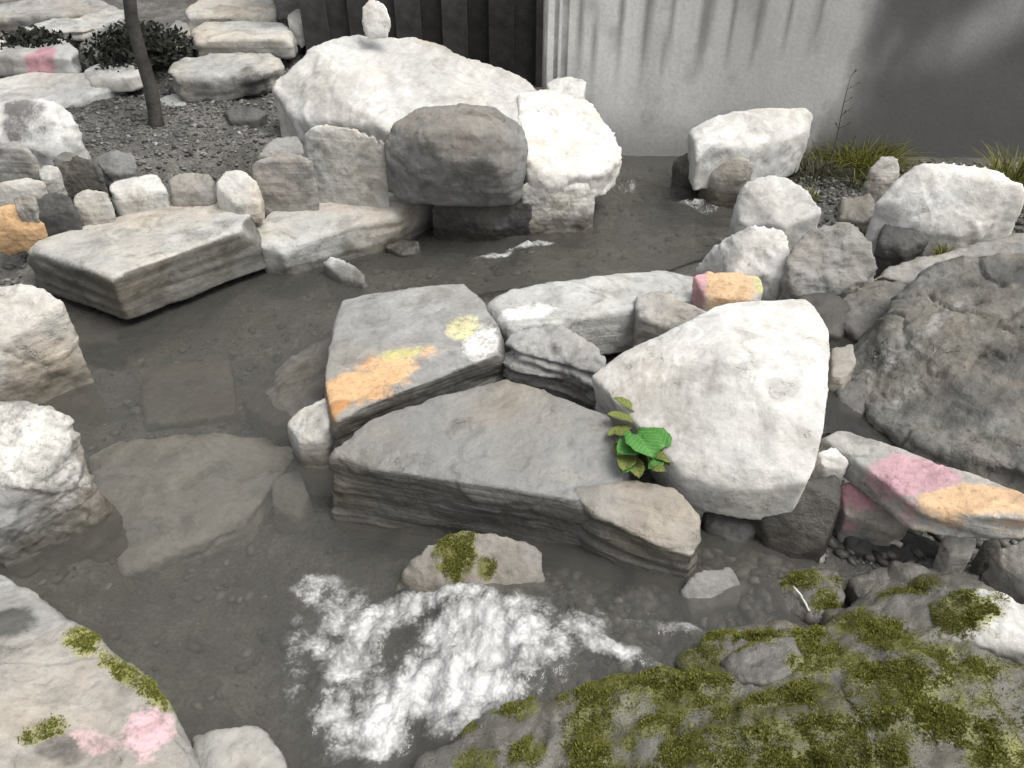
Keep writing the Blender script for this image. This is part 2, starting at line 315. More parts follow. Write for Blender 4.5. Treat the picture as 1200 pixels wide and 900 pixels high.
# ------------------------------------------------------------------ rocks
PT_DIST = lambda c: math.hypot(math.hypot(c[0], c[1]), CAM_H-c[2])
rock_i = 0
WATER_Z = []
def rock(name, label, cat, mat, pts, base, flare=.94, dome=0., amp=1., smooth=3, tints=(), wetz=None, wetw=.06, allwet=0., extra=(), strata=0., crack=0., chips=3, side_wet_shade=0., thick=None, tiltbase=None, parent=None, res=1., round_=0., under=()):
    """A stone: convex body over the given points (pixel, pixel, height or distance), worn, split and roughened."""
    global rock_i; rock_i += 1; rs = random.Random(rock_i*31+5)
    tmp = bpy.data.meshes.new('tmp'); bmA = bmesh.new()
    for body in (pts,)+tuple(extra):
        w = [pt(p) for p in body]; c = sum(w, Vector())/len(w)
        vs = list(w)
        if dome: vs.append(Vector((c.x, c.y, max(p.z for p in w)+dome)))
        for p in w: vs.append(Vector((c.x+(p.x-c.x)*flare, c.y+(p.y-c.y)*flare, base if thick is None else p.z-thick)))
        if round_:
            for p in w: vs.append(Vector((c.x+(p.x-c.x)*(1+round_), c.y+(p.y-c.y)*(1+round_), base+(p.z-base)*.5)))
        for p in under: vs.append(pt(p))
        bm = bmesh.new()
        for q in vs: bm.verts.new(q)
        r = bmesh.ops.convex_hull(bm, input=bm.verts[:])
        bmesh.ops.delete(bm, geom=list({g for g in r['geom_interior']+r['geom_unused'] if isinstance(g, bmesh.types.BMVert)}), context='VERTS')
        # knock off a few corners
        size = max((a-b_).length for a in w for b_ in w)
        for k in range(chips+9):
            small = k >= chips; an = rs.uniform(0, 6.283)
            d = Vector((math.cos(an), math.sin(an), rs.uniform(.35, 1.6))).normalized() if small else Vector((rs.gauss(0, 1), rs.gauss(0, 1), abs(rs.gauss(0, .8)))).normalized()
            sup = max(q.co.dot(d) for q in bm.verts)-size*(rs.uniform(.003, .018) if small else rs.uniform(.012, .05))
            bmesh.ops.bisect_plane(bm, geom=bm.verts[:]+bm.edges[:]+bm.faces[:], plane_co=d*sup, plane_no=d, clear_outer=True)
            ed = [e for e in bm.edges if e.is_boundary]
            if ed: bmesh.ops.holes_fill(bm, edges=ed)
        bmesh.ops.recalc_face_normals(bm, faces=bm.faces)
        bm.to_mesh(tmp); bm.free(); bmA.from_mesh(tmp)
    bmA.to_mesh(tmp); bmA.free()
    co = np.array([v.co[:] for v in tmp.vertices]); lo, hi = co.min(0), co.max(0)
    org = np.array([(lo[0]+hi[0])/2, (lo[1]+hi[1])/2, lo[2]]); size = float(np.max(hi-lo))
    dist = PT_DIST((lo+hi)/2)
    vox = max(2.5*dist/770*res, size/130)
    vox = min(vox, size/26, float(np.min(hi-lo))/9)
    smooth = max(3, round(.75*smooth*min(1., size/vox/60)))
    to = bpy.data.objects.new('tmp', tmp); C.objects.link(to)
    md = to.modifiers.new('r', 'REMESH'); md.mode = 'VOXEL'; md.voxel_size = vox; md.adaptivity = 0
    ms = to.modifiers.new('s', 'SMOOTH'); ms.factor = .5; ms.iterations = smooth
    dg = bpy.context.evaluated_depsgraph_get(); me = bpy.data.meshes.new_from_object(to.evaluated_get(dg))
    bpy.data.objects.remove(to); bpy.data.meshes.remove(tmp)
    me.name = name
    nv = len(me.vertices); v = np.zeros(nv*3); me.vertices.foreach_get('co', v); v = v.reshape(-1, 3)
    no = np.zeros(nv*3); me.vertices.foreach_get('normal', no); no = no.reshape(-1, 3)
    sd = rock_i*7
    L = max(min(size, .8), .12)
    d = amp*(L*.030*fbm(v*(2.6/L), sd, 3) + L*.012*fbm(v*(9/L), sd+1, 4, .6))
    # facets left by splitting: plates of slightly different level
    wv = v*np.array([3.4, 3.4, 4.5])/L*.8; wv = wv + .55*np.stack([fbm(wv*1.3, sd+20+q, 3) for q in range(3)], 1)
    b1, b2, bid = worley(wv, sd+2)
    d += amp*L*.022*(bid-.5)*sstep(0, .05, b2-b1) + amp*L*.007*(ridged(v*(6/L), sd+9, 4)-.6)
    d -= (.0015+crack*.006)*np.exp(-((b2-b1)/.035)**2)*(bid > .4)
    side = 1-np.abs(no[:, 2])
    if strata:
        zz = v[:, 2]*strata + .8*fbm(v*3, sd+3, 2) + .12*v[:, 0]*strata*.3
        saw = vnoise(np.stack([zz*1.0, v[:, 0]*1.5, v[:, 1]*1.5], 1), sd+4) + .5*vnoise(np.stack([zz*2.3, v[:, 0]*3, v[:, 1]*3], 1), sd+5)
        d += side*.024*amp*np.clip(saw*2.2, -.5, .5)*(.35+1.1*sstep(-.25, .3, fbm(v*4.5, sd+30, 2))) - side*.010*amp*np.clip(ridged(np.stack([v[:, 0]*7, v[:, 1]*7, v[:, 2]*1.5], 1), sd+31, 2)-.75, 0, 1)
    d += .0035*amp*fbm(v*55, sd+6, 2)
    v2 = v + no*d[:, None]
    tint = np.zeros((nv, 4)); wob = fbm(v*9, sd+8, 3); wob2 = fbm(v*34, sd+12, 3)
    for (tx, ty, tz, rx, col, st, *ay) in tints:
        q = np.array(pt((tx, ty, tz))); ry = ay[0] if ay else rx; rot = math.radians(ay[1]) if len(ay) > 1 else 0
        e = v-q; ex = e[:, 0]*math.cos(rot)+e[:, 1]*math.sin(rot); ey = -e[:, 0]*math.sin(rot)+e[:, 1]*math.cos(rot)
        mossy = col[1] >= col[0]*.98 and col[2] < col[1]*.45
        dd = np.sqrt((ex/rx)**2+(ey/ry)**2+(e[:, 2]/max(rx, .08))**2*.5) + (.55*wob if not mossy else .75*wob+.55*wob2)
        w = st*sstep(1.3, .45, dd) if not mossy else st*sstep(1.55, .35, dd); k = w > tint[:, 3]
        tint[k, :3] = col; tint[:, 3] = np.maximum(tint[:, 3], w)
    wet = np.full(nv, allwet)
    if thick is None and base < 0 and wetz is None and hi[2] > .02: wetz, wetw = 0., .10
    if wetz is not None: wetw = max(wetw, .095)
    if side_wet_shade: wet = np.maximum(wet, side_wet_shade*sstep(.75, .35, no[:, 2]+.5*wob))  # upright faces: wetness together with shade painted into the stone colour
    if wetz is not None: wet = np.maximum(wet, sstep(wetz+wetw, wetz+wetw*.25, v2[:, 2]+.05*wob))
    me.vertices.foreach_set('co', (v2-org).astype(np.float32).ravel()); me.update()
    attr_color(me, 'tint', tint); attr_float(me, 'wet', wet)  # 'wet' also carries the painted side shade
    o = link(name, me, M[mat], parent, org)
    if label: tag(o, label, cat)
    o_data[o.name] = (v2, no, tint)
    return o
o_data = {}
OR, YE, PK, MO, RU = (.70, .44, .23), (.62, .60, .24), (.62, .30, .34), (.16, .166, .032), (.42, .20, .08)

# --- raised bank behind the stream, left
rock('flat_rock', 'thick square-cut grey slab jutting over the dark pool', 'slab', 'pale',
     [(22,287,.235),(240,222,.25),(262,226,.25),(304,257,.25),(302,262,.245),(130,325,.235)], .035, flare=.985, amp=.35, strata=26, chips=2, smooth=2, wetz=-.02, side_wet_shade=1.)
rock('flat_rock', 'long pale flat slab lying between the square-cut slab and the big boulder', 'slab', 'pale',
     [(296,262,.17),(300,283,.16),(330,288,.15),(420,262,.16),(470,250,.16),(508,226,.17),(497,208,.19),(450,190,.2),(430,212,.19),(330,240,.18)], -.02, flare=.97, amp=.5, strata=22, wetz=0)
rock('edging_stone', 'round pale cobble behind the inner corner of the square-cut slab', 'stone', 'pale', [(250,215,.36),(262,199,.40),(285,197,.40),(304,215,.36),(303,236,.3),(280,243,.28),(255,232,.3)], .2, amp=.6, smooth=6, chips=8, round_=.06)
rock('edging_stone', 'squat grey block beside the round pale cobble', 'stone', 'grey', [(292,190,.40),(330,176,.43),(368,184,.42),(370,214,.3),(335,230,.25),(300,225,.27)], .15, amp=.9)
rock('stone_block', 'angular pale block with a dark shaded end leaning on the big boulder', 'stone', 'pale', [(352,150,.52),(372,143,.54),(420,150,.53),(454,166,.48),(450,180,.42),(432,210,.28),(375,216,.26),(362,190,.36)], .12, amp=.6, chips=2)
rock('edging_stone', 'small flat grey stone between the tree and the square-cut slab', 'stone', 'pale', [(128,214,.36),(146,209,.355),(186,202,.375),(196,222,.33),(150,234,.31),(128,230,.33)], .2, amp=.9, chips=7)
rock('edging_stone', 'low pale stone beside the round cobble at the gravel edge', 'stone', 'grey', [(196,206,.37),(225,199,.38),(250,205,.36),(248,222,.32),(200,224,.32)], .2, chips=7, round_=.05, amp=.8)
rock('edging_stone', 'small white stone behind the corner of the square-cut slab nearest the orange stone', 'stone', 'pale', [(84,228,.36),(100,220,.38),(126,222,.38),(128,240,.32),(104,248,.3),(86,242,.32)], .2, chips=7, round_=.05, amp=.7)
rock('edging_stone', 'dark rounded stone behind the orange stone', 'stone', 'dark', [(38,232,.36),(58,222,.39),(82,228,.38),(88,248,.32),(68,258,.28),(42,254,.3)], .15, chips=7, round_=.05, amp=.7, smooth=6)
rock('edging_stone', 'orange rusty stone next to the dark rounded stone', 'stone', 'pale', [(-18,245,.32),(10,237,.34),(36,242,.33),(52,260,.28),(40,272,.24),(0,276,.22),(-20,268,.25)], 0, thick=.10, amp=.6,
     tints=[(15,258,.29,.30,(.64,.40,.20),1.0,.3)])
rock('edging_stone', 'flat grey stone wedged above the orange stone', 'stone', 'pale', [(-10,214,.42),(30,207,.42),(54,212,.41),(40,226,.37),(-10,232,.36)], .22, amp=.7)
rock('edging_stone', 'dark grey lump behind the small white stone', 'stone', 'dark', [(66,192,.42),(90,180,.46),(118,192,.43),(120,212,.36),(90,220,.33),(68,212,.36)], .22, amp=1.)
rock('stone_block', 'blocky grey stone at the back of the rocky edge by the gravel', 'stone', 'grey', [(-20,172,.50),(20,164,.52),(42,176,.50),(46,200,.40),(10,212,.36),(-20,208,.37)], .25, amp=.8)
rock('boulder', 'pale boulder with dark pits at the edge of the gravel', 'rock', 'white', [(-20,120,.56),(25,112,.58),(70,118,.57),(92,138,.52),(88,165,.42),(60,180,.38),(20,172,.40),(-20,160,.44)], .28, amp=1.2, crack=.6, tints=[(14,125,.57,.12,(.12,.115,.11),.9),(45,142,.52,.07,(.14,.13,.12),.8)])
rock('flat_rock', 'broad white slab below the pink-streaked slab', 'slab', 'white', [(-40,96,4.5),(40,84,4.62),(112,86,4.6),(150,92,4.5),(118,108,4.32),(70,124,4.2),(-40,124,4.2)], 0, thick=.11, amp=.6, strata=20, chips=4)
rock('flat_rock', 'thick white slab with a pink streak on its front', 'slab', 'white', [(-50,50,5.),(20,43,5.05),(76,46,5.),(94,60,4.7),(88,68,4.62),(-50,68,4.6)], 0, thick=.10, flare=1.0, amp=.6, strata=16, tints=[(48,73,4.62,.085,(.56,.29,.33),1.,.2),(10,76,4.62,.1,(.3,.29,.28),.8,.2)])
rock('flat_rock', 'short white slab resting next to the thin tree trunk', 'slab', 'white', [(96,80,4.6),(128,70,4.7),(166,69,4.7),(172,84,4.45),(150,91,4.38),(104,94,4.38)], 0, thick=.08, amp=.8)
rock('flat_rock', 'pale slab with a dark broken end between tree and huge boulder', 'slab', 'pale', [(194,82,4.4),(214,68,4.6),(260,61,4.7),(320,62,4.7),(334,74,4.55),(300,86,4.35),(240,92,4.28),(205,94,4.26)], 0, thick=.13, amp=1., strata=14, side_wet_shade=.6, tints=[(310,94,4.3,.2,(.07,.068,.065),.9,.2)])
rock('flat_rock', 'long thick slab with a grey banded front under the uppermost slab', 'slab', 'pale', [(222,36,4.95),(238,25,5.1),(330,25,5.1),(346,38,4.9),(342,46,4.76),(228,46,4.74)], 0, thick=.11, flare=1., amp=.5, strata=24, side_wet_shade=.5)
rock('flat_rock', 'uppermost pale slab above the banded slab', 'slab', 'pale', [(214,10,5.3),(240,-6,5.6),(322,-6,5.6),(326,14,5.2),(300,20,5.12),(218,20,5.14)], 0, thick=.12, amp=.6, strata=18)
rock('flat_rock', 'narrow grey slab between two dark gaps at the back', 'slab', 'pale', [(24,32,5.15),(60,22,5.3),(110,22,5.3),(122,30,5.15),(96,38,5.05),(30,40,5.03)], 0, thick=.05, amp=.8, strata=14)
rock('flat_rock', 'sloping grey slab behind the narrow back slab', 'slab', 'grey', [(-20,4,5.6),(60,-4,5.75),(130,0,5.7),(140,12,5.45),(90,18,5.35),(-20,20,5.35)], 0, thick=.1, amp=.8, strata=14)
rock('flat_rock', 'thin pale slab poking out from the evergreen shrub', 'slab', 'pale', [(88,22,5.3),(120,10,5.5),(150,12,5.5),(142,24,5.25),(110,34,5.1)], 0, thick=.05, amp=.9)
rock('stone_block', 'mottled grey stone between the white slabs and the shrub', 'stone', 'midgrey', [(92,52,4.85),(110,40,4.95),(134,42,4.9),(140,60,4.75),(120,72,4.68),(94,68,4.7)], 0, thick=.16, amp=1.)
rock('edging_stone', 'little round stone on the corner of the banded slab', 'stone', 'pale', [(336,18,4.98),(346,9,5.03),(364,10,5.03),(373,20,4.98),(368,32,4.93),(350,36,4.92),(338,30,4.93)], 0, thick=.1, amp=.5, smooth=6, chips=5)
rock('edging_stone', 'small grey stone wedged beside the banded slab', 'stone', 'grey', [(196,34,4.95),(206,22,5.05),(222,26,5.),(224,56,4.8),(200,62,4.76)], 0, thick=.15, amp=1.)
rock('edging_stone', 'pale chip lying on the gravel below the dark-ended slab', 'stone', 'pale', [(186,116,.38),(204,108,.41),(222,114,.4),(214,124,.37),(192,126,.36)], .3, amp=.8)
rock('edging_stone', 'dark flat chip on the gravel at the foot of the huge boulder', 'stone', 'dark', [(262,128,.38),(290,122,.41),(314,130,.39),(300,142,.36),(270,142,.35)], .3, amp=.8)
rock('edging_stone', 'low grey stone at the gravel edge beside the squat grey block', 'stone', 'grey', [(300,182,.39),(322,160,.44),(352,158,.44),(356,176,.4),(330,190,.36)], .25, amp=1., chips=5)
rock('edging_stone', 'lumpy dark stone in the gravel behind the long edging stones', 'stone', 'midgrey', [(108,188,.40),(128,174,.43),(156,178,.42),(160,198,.37),(130,206,.35)], .25, amp=1.2, chips=5)
rock('edging_stone', 'small grey cobble filling the gap behind the orange stone', 'stone', 'grey', [(14,232,.37),(26,226,.39),(42,230,.38),(40,244,.34),(20,246,.33)], .2, amp=.7, chips=5)
rock('edging_stone', 'pale pebble between the pitted boulder and the flat wedged stone', 'stone', 'pale', [(44,198,.42),(56,190,.44),(70,196,.42),(66,210,.38),(48,212,.38)], .25, amp=.7, chips=5)
rock('edging_stone', 'grey chip beside the pale pebble under the pitted boulder', 'stone', 'midgrey', [(60,184,.43),(76,176,.45),(92,180,.44),(84,192,.41),(64,194,.4)], .28, amp=.9, chips=5)
rock('edging_stone', 'upright white egg-shaped stone on top of the big boulder', 'stone', 'white', [(424,4,4.1),(434,-4,4.12),(450,2,4.1),(458,20,4.06),(452,36,4.04),(432,38,4.04),(424,24,4.06)], 0, thick=.05, flare=1., amp=.5, smooth=6)

# --- big boulder group
rock('boulder', 'huge white boulder with a broad smooth top', 'rock', 'white',
     [(318,98,3.95),(330,70,4.0),(362,48,4.1),(410,40,4.2),(470,44,4.2),(540,72,4.1),(620,88,4.05),(640,120,3.8),(612,160,3.5),(600,200,3.35),(520,190,3.4),(450,150,3.5),(345,138,3.75)], .18, flare=1., amp=.75, crack=.3, smooth=5,
     tints=[(520,98,.63,.12,(.34,.33,.31),.6,.03)])
rock('boulder', 'rounded grey boulder nestled under the huge white boulder', 'rock', 'midgrey',
     [(450,168,3.34),(462,142,3.38),(490,126,3.42),(540,119,3.44),(590,126,3.42),(612,146,3.38),(619,180,3.3),(612,206,3.26),(575,219,3.24),(510,217,3.24),(466,203,3.26),(452,186,3.3)], .22, flare=.9, amp=.7, smooth=8, chips=1,
     under=[(500,158,3.2),(540,150,3.2),(580,158,3.2),(520,190,3.16),(575,190,3.16)])
rock('boulder', 'white craggy boulder touching the rounded grey boulder', 'rock', 'white',
     [(606,112,3.8),(640,100,3.95),(692,118,3.9),(728,166,3.6),(730,184,3.5),(716,196,3.4),(690,206,3.34),(640,206,3.28),(616,200,3.3)], .2, flare=.9, amp=1.0, crack=.5, smooth=3)
rock('stone_block', 'small pale block propping up the craggy white boulder', 'stone', 'pale', [(610,216,.30),(640,206,.32),(690,208,.31),(700,222,.27),(686,246,.18),(640,246,.17),(614,236,.2)], .02, amp=.9, wetz=.08)
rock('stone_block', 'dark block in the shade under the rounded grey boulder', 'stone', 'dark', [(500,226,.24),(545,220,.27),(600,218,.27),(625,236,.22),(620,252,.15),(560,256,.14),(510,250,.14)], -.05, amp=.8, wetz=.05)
rock('edging_stone', 'loose pale stone perched on the boulder against the wall', 'stone', 'white', [(640,96,3.95),(660,88,4.),(688,92,3.98),(684,112,3.9),(660,122,3.85),(644,112,3.88)], .4, amp=.6)
rock('flat_rock', 'pale wedge of stone behind the huge boulder by the fence', 'slab', 'pale', [(452,48,4.4),(480,40,4.5),(520,52,4.5),(540,66,4.4),(530,82,4.3),(470,72,4.3)], .4, amp=.7)
rock('edging_stone', 'small upright stone standing in the shallow water under the boulders', 'stone', 'grey', [(517,250,.12),(524,244,.14),(534,247,.13),(540,268,.04),(538,280,-.0),(520,280,-.0)], -.08, amp=.8, wetz=.02)
rock('edging_stone', 'flat dark stone near the upright stone in the shallows', 'stone', 'brown', [(450,288,.03),(470,279,.05),(492,282,.05),(494,294,.02),(470,300,.01)], -.1, amp=.8, allwet=.7)
rock('edging_stone', 'white oval stone in the water off the flat middle slab', 'stone', 'pale', [(376,306,.06),(392,298,.085),(412,306,.08),(430,324,.05),(426,332,.03),(400,326,.03)], -.1, amp=.5, smooth=6, wetz=.0, wetw=.03)

# --- middle slabs
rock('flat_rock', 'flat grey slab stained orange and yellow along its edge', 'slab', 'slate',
     [(394,368,.20),(402,350,.21),(470,338,.22),(540,330,.23),(566,352,.235),(590,388,.235),(592,410,.23),(500,444,.215),(440,468,.21),(385,494,.20),(372,480,.19),(386,425,.19)], .0, flare=1.0, amp=.35, strata=20, smooth=2, chips=1, wetz=.0, side_wet_shade=1.,
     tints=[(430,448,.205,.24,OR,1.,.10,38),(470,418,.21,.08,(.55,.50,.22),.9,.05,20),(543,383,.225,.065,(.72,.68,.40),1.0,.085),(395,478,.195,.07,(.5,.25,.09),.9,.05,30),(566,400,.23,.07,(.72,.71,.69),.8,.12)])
rock('stone_block', 'pale tapered stone at the tip of the orange-stained slab', 'stone', 'pale', [(334,494,.12),(350,480,.14),(386,462,.17),(388,494,.17),(372,516,.12),(350,520,.10)], -.12, amp=.5, smooth=5, wetz=.0, wetw=.04)
rock('flat_rock', 'sunken grey apron of rock sloping under water from the stained slab', 'slab', 'grey', [(280,470,-.03),(340,430,.0),(392,378,.05),(400,440,.07),(380,470,.06),(320,500,-.02)], -.2, amp=.9, wetz=.1, allwet=.5)
rock('flat_rock', 'long pale slab running from the stained slab to the orange-ended slab', 'slab', 'pale',
     [(560,356,.22),(600,338,.23),(700,322,.25),(800,314,.26),(830,322,.26),(835,345,.25),(760,352,.235),(690,368,.225),(640,380,.22),(600,386,.22)], .05, flare=.98, amp=.4, strata=20, smooth=2,
     tints=[(618,368,.22,.10,(.80,.79,.77),1.,.05,10)])
rock('flat_rock', 'small slab with an orange end and pink corner tucked behind the white boulder', 'slab', 'pale', [(812,322,.33),(830,316,.345),(892,320,.34),(896,338,.31),(885,352,.285),(825,348,.285)], .1, amp=.4, chips=1,
     tints=[(858,335,.32,.105,(.66,.43,.24),1.,.11),(820,330,.32,.035,(.6,.33,.36),.9,.08),(890,328,.33,.03,(.55,.52,.22),.9,.06)])
rock('stone_block', 'angular grey fragment beside the small orange-ended slab', 'stone', 'grey', [(744,346,.27),(776,338,.29),(832,366,.28),(836,374,.27),(780,384,.23),(748,372,.24)], .05, amp=.8)
rock('stone_block', 'rough layered rock at the head of the dark crevice', 'rock', 'grey', [(588,402,.25),(600,386,.27),(650,380,.28),(690,392,.28),(712,424,.26),(704,440,.23),(650,420,.24),(606,414,.24)], .0, amp=1.5, strata=24, crack=.8)
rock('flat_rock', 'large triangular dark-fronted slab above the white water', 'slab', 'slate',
     [(376,540,.22),(412,522,.24),(440,484,.26),(520,462,.275),(592,444,.28),(640,456,.285),(716,488,.28),(740,530,.26),(735,580,.24),(690,590,.235),(600,566,.235),(500,545,.235)], -.06, flare=.99, amp=.4, strata=22, smooth=2, chips=1, wetz=.0, wetw=.16, side_wet_shade=1., allwet=.5,
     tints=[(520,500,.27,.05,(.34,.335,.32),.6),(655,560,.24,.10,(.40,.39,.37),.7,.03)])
rock('flat_rock', 'round-nosed slab end wedged against the triangular slab', 'slab', 'slate', [(662,572,.245),(740,556,.265),(790,566,.26),(822,602,.24),(826,630,.21),(812,656,.17),(770,640,.19),(700,604,.22)], -.02, flare=.9, amp=.5, strata=22, smooth=4, wetz=.0, wetw=.12, side_wet_shade=1., allwet=.3)
rock('boulder', 'large smooth white boulder with a pointed end beside the green leaf', 'rock', 'white',
     [(692,440,.31),(720,418,.36),(800,380,.42),(850,354,.44),(950,350,.44),(972,385,.44),(974,430,.44),(962,530,.40),(950,556,.36),(900,570,.31),(850,572,.28),(800,556,.28),(786,540,.30),(768,510,.30),(735,482,.29)], .17, flare=.93, amp=.35, smooth=5, dome=.04, chips=2,
     tints=[(760,470,.36,.1,(.45,.44,.42),.5,.03)])
rock('flat_rock', 'thin pale plate under the rim of the large white boulder', 'slab', 'pale', [(786,550,.24),(850,545,.25),(900,560,.26),(940,560,.27),(880,582,.23),(815,572,.22)], .1, amp=.6)
rock('stone_block', 'dark upright block holding up the white boulder', 'stone', 'dark', [(886,578,.24),(940,562,.28),(984,556,.28),(988,590,.25),(966,640,.16),(930,652,.12),(900,640,.12)], -.02, flare=.97, amp=.5, chips=1, allwet=.6)
rock('stone_block', 'black wedge in the hollow beneath the white boulder', 'stone', 'dark', [(824,590,.16),(880,584,.18),(890,620,.14),(860,650,.09),(830,640,.08)], -.05, amp=.8, allwet=.7)
rock('edging_stone', 'wet dark stone at the mouth of the hollow', 'stone', 'brown', [(836,640,.07),(870,636,.09),(900,650,.10),(890,676,.07),(850,672,.05)], -.08, amp=.8, allwet=.8)
rock('flat_rock', 'tilted slab streaked pink and orange', 'slab', 'pale',
     [(960,510,.29),(992,502,.31),(1060,536,.33),(1210,578,.37),(1215,606,.37),(1140,606,.34),(1078,596,.32),(1010,540,.30)], 0, thick=.075, flare=.99, amp=.4, strata=26, smooth=2, chips=0,
     tints=[(1070,560,.325,.10,(.52,.31,.35),1.,.075,-20),(1130,585,.345,.12,(.68,.45,.26),1.,.05,-12),(1180,588,.36,.10,(.70,.47,.28),1.,.055,-12),(1190,575,.37,.05,(.42,.40,.13),.8,.02),(1060,590,.32,.05,(.6,.4,.4),.8,.03)])
rock('stone_block', 'grey block with a pink band under the tilted slab', 'stone', 'grey', [(986,566,.22),(1020,556,.25),(1056,584,.24),(1072,610,.21),(1050,620,.19),(990,604,.18)], .05, amp=.6, chips=1, tints=[(1008,584,.21,.06,(.50,.26,.30),1.,.05)])
rock('edging_stone', 'pale chip between the white boulder and the tilted slab', 'stone', 'white', [(958,528,.30),(980,522,.31),(996,540,.29),(990,552,.27),(964,548,.27)], .12, amp=.7)
rock('edging_stone', 'round grey pebble under the orange end of the tilted slab', 'stone', 'pale', [(1104,630,.22),(1116,617,.24),(1136,617,.24),(1147,634,.22),(1138,652,.19),(1114,652,.19)], .1, flare=.85, amp=.4, smooth=7)
rock('edging_stone', 'small dark pebble beside the round grey pebble', 'stone', 'dark', [(1150,634,.23),(1168,628,.24),(1176,642,.22),(1168,656,.19),(1152,652,.19)], .1, amp=.5, smooth=6)
rock('flat_rock', 'low dark shelf under the pebbles', 'slab', 'dark', [(990,618,.13),(1060,622,.16),(1110,650,.14),(1180,655,.16),(1170,672,.12),(1050,660,.1),(990,644,.09)], .0, amp=.8, allwet=.4)
rock('stone_block', 'rough grey rock at the end of the pebble gap', 'rock', 'grey', [(1168,640,.28),(1215,630,.32),(1250,660,.3),(1240,700,.26),(1200,690,.24),(1176,668,.25)], .05, amp=1.2)

# --- right bank
rock('boulder', 'long white rock lying against the concrete wall above the little weir', 'rock', 'white', [(806,152,3.75),(832,138,3.8),(880,126,3.85),(955,125,3.85),(952,146,3.75),(930,160,3.65),(880,172,3.55),(815,172,3.5)], .18, flare=.95, amp=.6, smooth=5)
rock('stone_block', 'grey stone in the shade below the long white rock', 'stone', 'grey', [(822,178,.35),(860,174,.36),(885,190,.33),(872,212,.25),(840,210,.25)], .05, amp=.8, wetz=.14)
rock('edging_stone', 'black wet stone beside the little weir', 'stone', 'brown', [(788,186,.27),(805,176,.30),(826,182,.29),(824,200,.23),(800,204,.21)], .04, amp=.8, allwet=.8)
rock('boulder', 'pale rounded boulder stepping down to the upper pool', 'rock', 'white', [(868,212,.42),(890,203,.45),(920,203,.46),(950,220,.43),(966,248,.37),(920,264,.32),(866,262,.28),(860,240,.33)], .05, amp=.7, smooth=5, wetz=.1)
rock('boulder', 'white boulder sloping to the water edge behind the orange-ended slab', 'rock', 'white', [(812,316,.14),(836,290,.26),(858,270,.34),(880,262,.38),(926,268,.38),(936,300,.32),(915,322,.26),(860,324,.22)], .0, flare=1., amp=1., crack=.4, smooth=3, wetz=.08)
rock('boulder', 'wet mottled grey boulder behind the large smooth white boulder', 'rock', 'grey', [(926,285,.37),(950,266,.42),(995,256,.44),(1024,280,.40),(1030,312,.33),(1000,340,.26),(940,342,.24),(920,315,.3)], .05, amp=1.4, crack=.6, allwet=.35)
rock('boulder', 'broad white boulder by the wall with a cracked underside', 'rock', 'white', [(1025,228,.46),(1060,196,.56),(1090,188,.58),(1170,196,.58),(1205,220,.54),(1204,240,.48),(1170,268,.39),(1130,280,.35),(1080,262,.38),(1030,244,.42)], .08, amp=.7, crack=.4, smooth=4)
rock('edging_stone', 'small grey stone leaning on the broad white boulder', 'stone', 'grey', [(1018,198,.45),(1034,180,.50),(1054,184,.49),(1056,204,.43),(1036,214,.4)], .1, amp=.8)
rock('flat_rock', 'low grey ledge between the broad white boulder and the dark pool', 'slab', 'grey', [(1010,318,.29),(1060,300,.32),(1140,282,.36),(1240,262,.4),(1250,282,.37),(1150,306,.31),(1060,330,.27)], .08, amp=1.3, strata=12, crack=.5)
rock('edging_stone', 'dark stone at the foot of the broad white boulder', 'stone', 'dark', [(1034,262,.36),(1070,258,.38),(1090,280,.34),(1060,296,.3),(1030,284,.31)], .15, amp=1.2)
rock('edging_stone', 'brown stone in the shade next to the wet mottled boulder', 'stone', 'brown', [(985,232,.36),(1020,226,.38),(1034,246,.35),(1010,262,.31),(984,256,.31)], .15, amp=1.1)
rock('edging_stone', 'broken grey stone wedged behind the white boulder', 'stone', 'grey', [(974,405,.3),(1000,402,.31),(1004,425,.28),(990,445,.25),(974,440,.26)], .1, amp=1.)
rock('edging_stone', 'dark stone between the two wet boulders', 'stone', 'dark', [(930,345,.28),(975,340,.29),(1000,360,.26),(985,395,.22),(965,390,.23)], .05, amp=.9, allwet=.5)


rock('boulder', 'broad rough mottled rock sloping up beyond the tilted slab', 'rock', 'mottled',
     [(985,420,.22),(1000,360,.30),(1040,332,.36),(1120,306,.44),(1260,290,.52),(1300,420,.44),(1290,560,.34),(1200,566,.29),(1090,528,.25),(1020,480,.22)], -.02, flare=1.1, amp=1.25, crack=.8, smooth=3, chips=6, allwet=.15, strata=14,
     tints=[(1130,480,.28,.17,(.11,.107,.10),.85,.10,-10),(1170,340,.40,.13,(.10,.098,.093),.9,.09,20),(1190,430,.36,.10,(.09,.088,.083),.9,.09),(1060,470,.24,.08,(.42,.41,.39),.6,.03,30),(1090,400,.31,.16,(.36,.35,.335),.6,.03,35),(1040,430,.25,.07,(.40,.39,.375),.6,.025,50)])
rock('edging_stone', 'wet lump of rock in the gap behind the large white boulder', 'stone', 'midgrey', [(980,450,.22),(1010,440,.24),(1030,465,.22),(1010,490,.19),(982,484,.19)], .02, amp=1.1, allwet=.5)
rock('boulder', 'rough wet boulder between the mottled grey boulder and the broad rough rock', 'rock', 'mottled', [(985,345,.27),(1030,325,.30),(1070,330,.3),(1050,370,.25),(1004,396,.22),(985,380,.23)], .0, amp=1.5, crack=.6, allwet=.4)

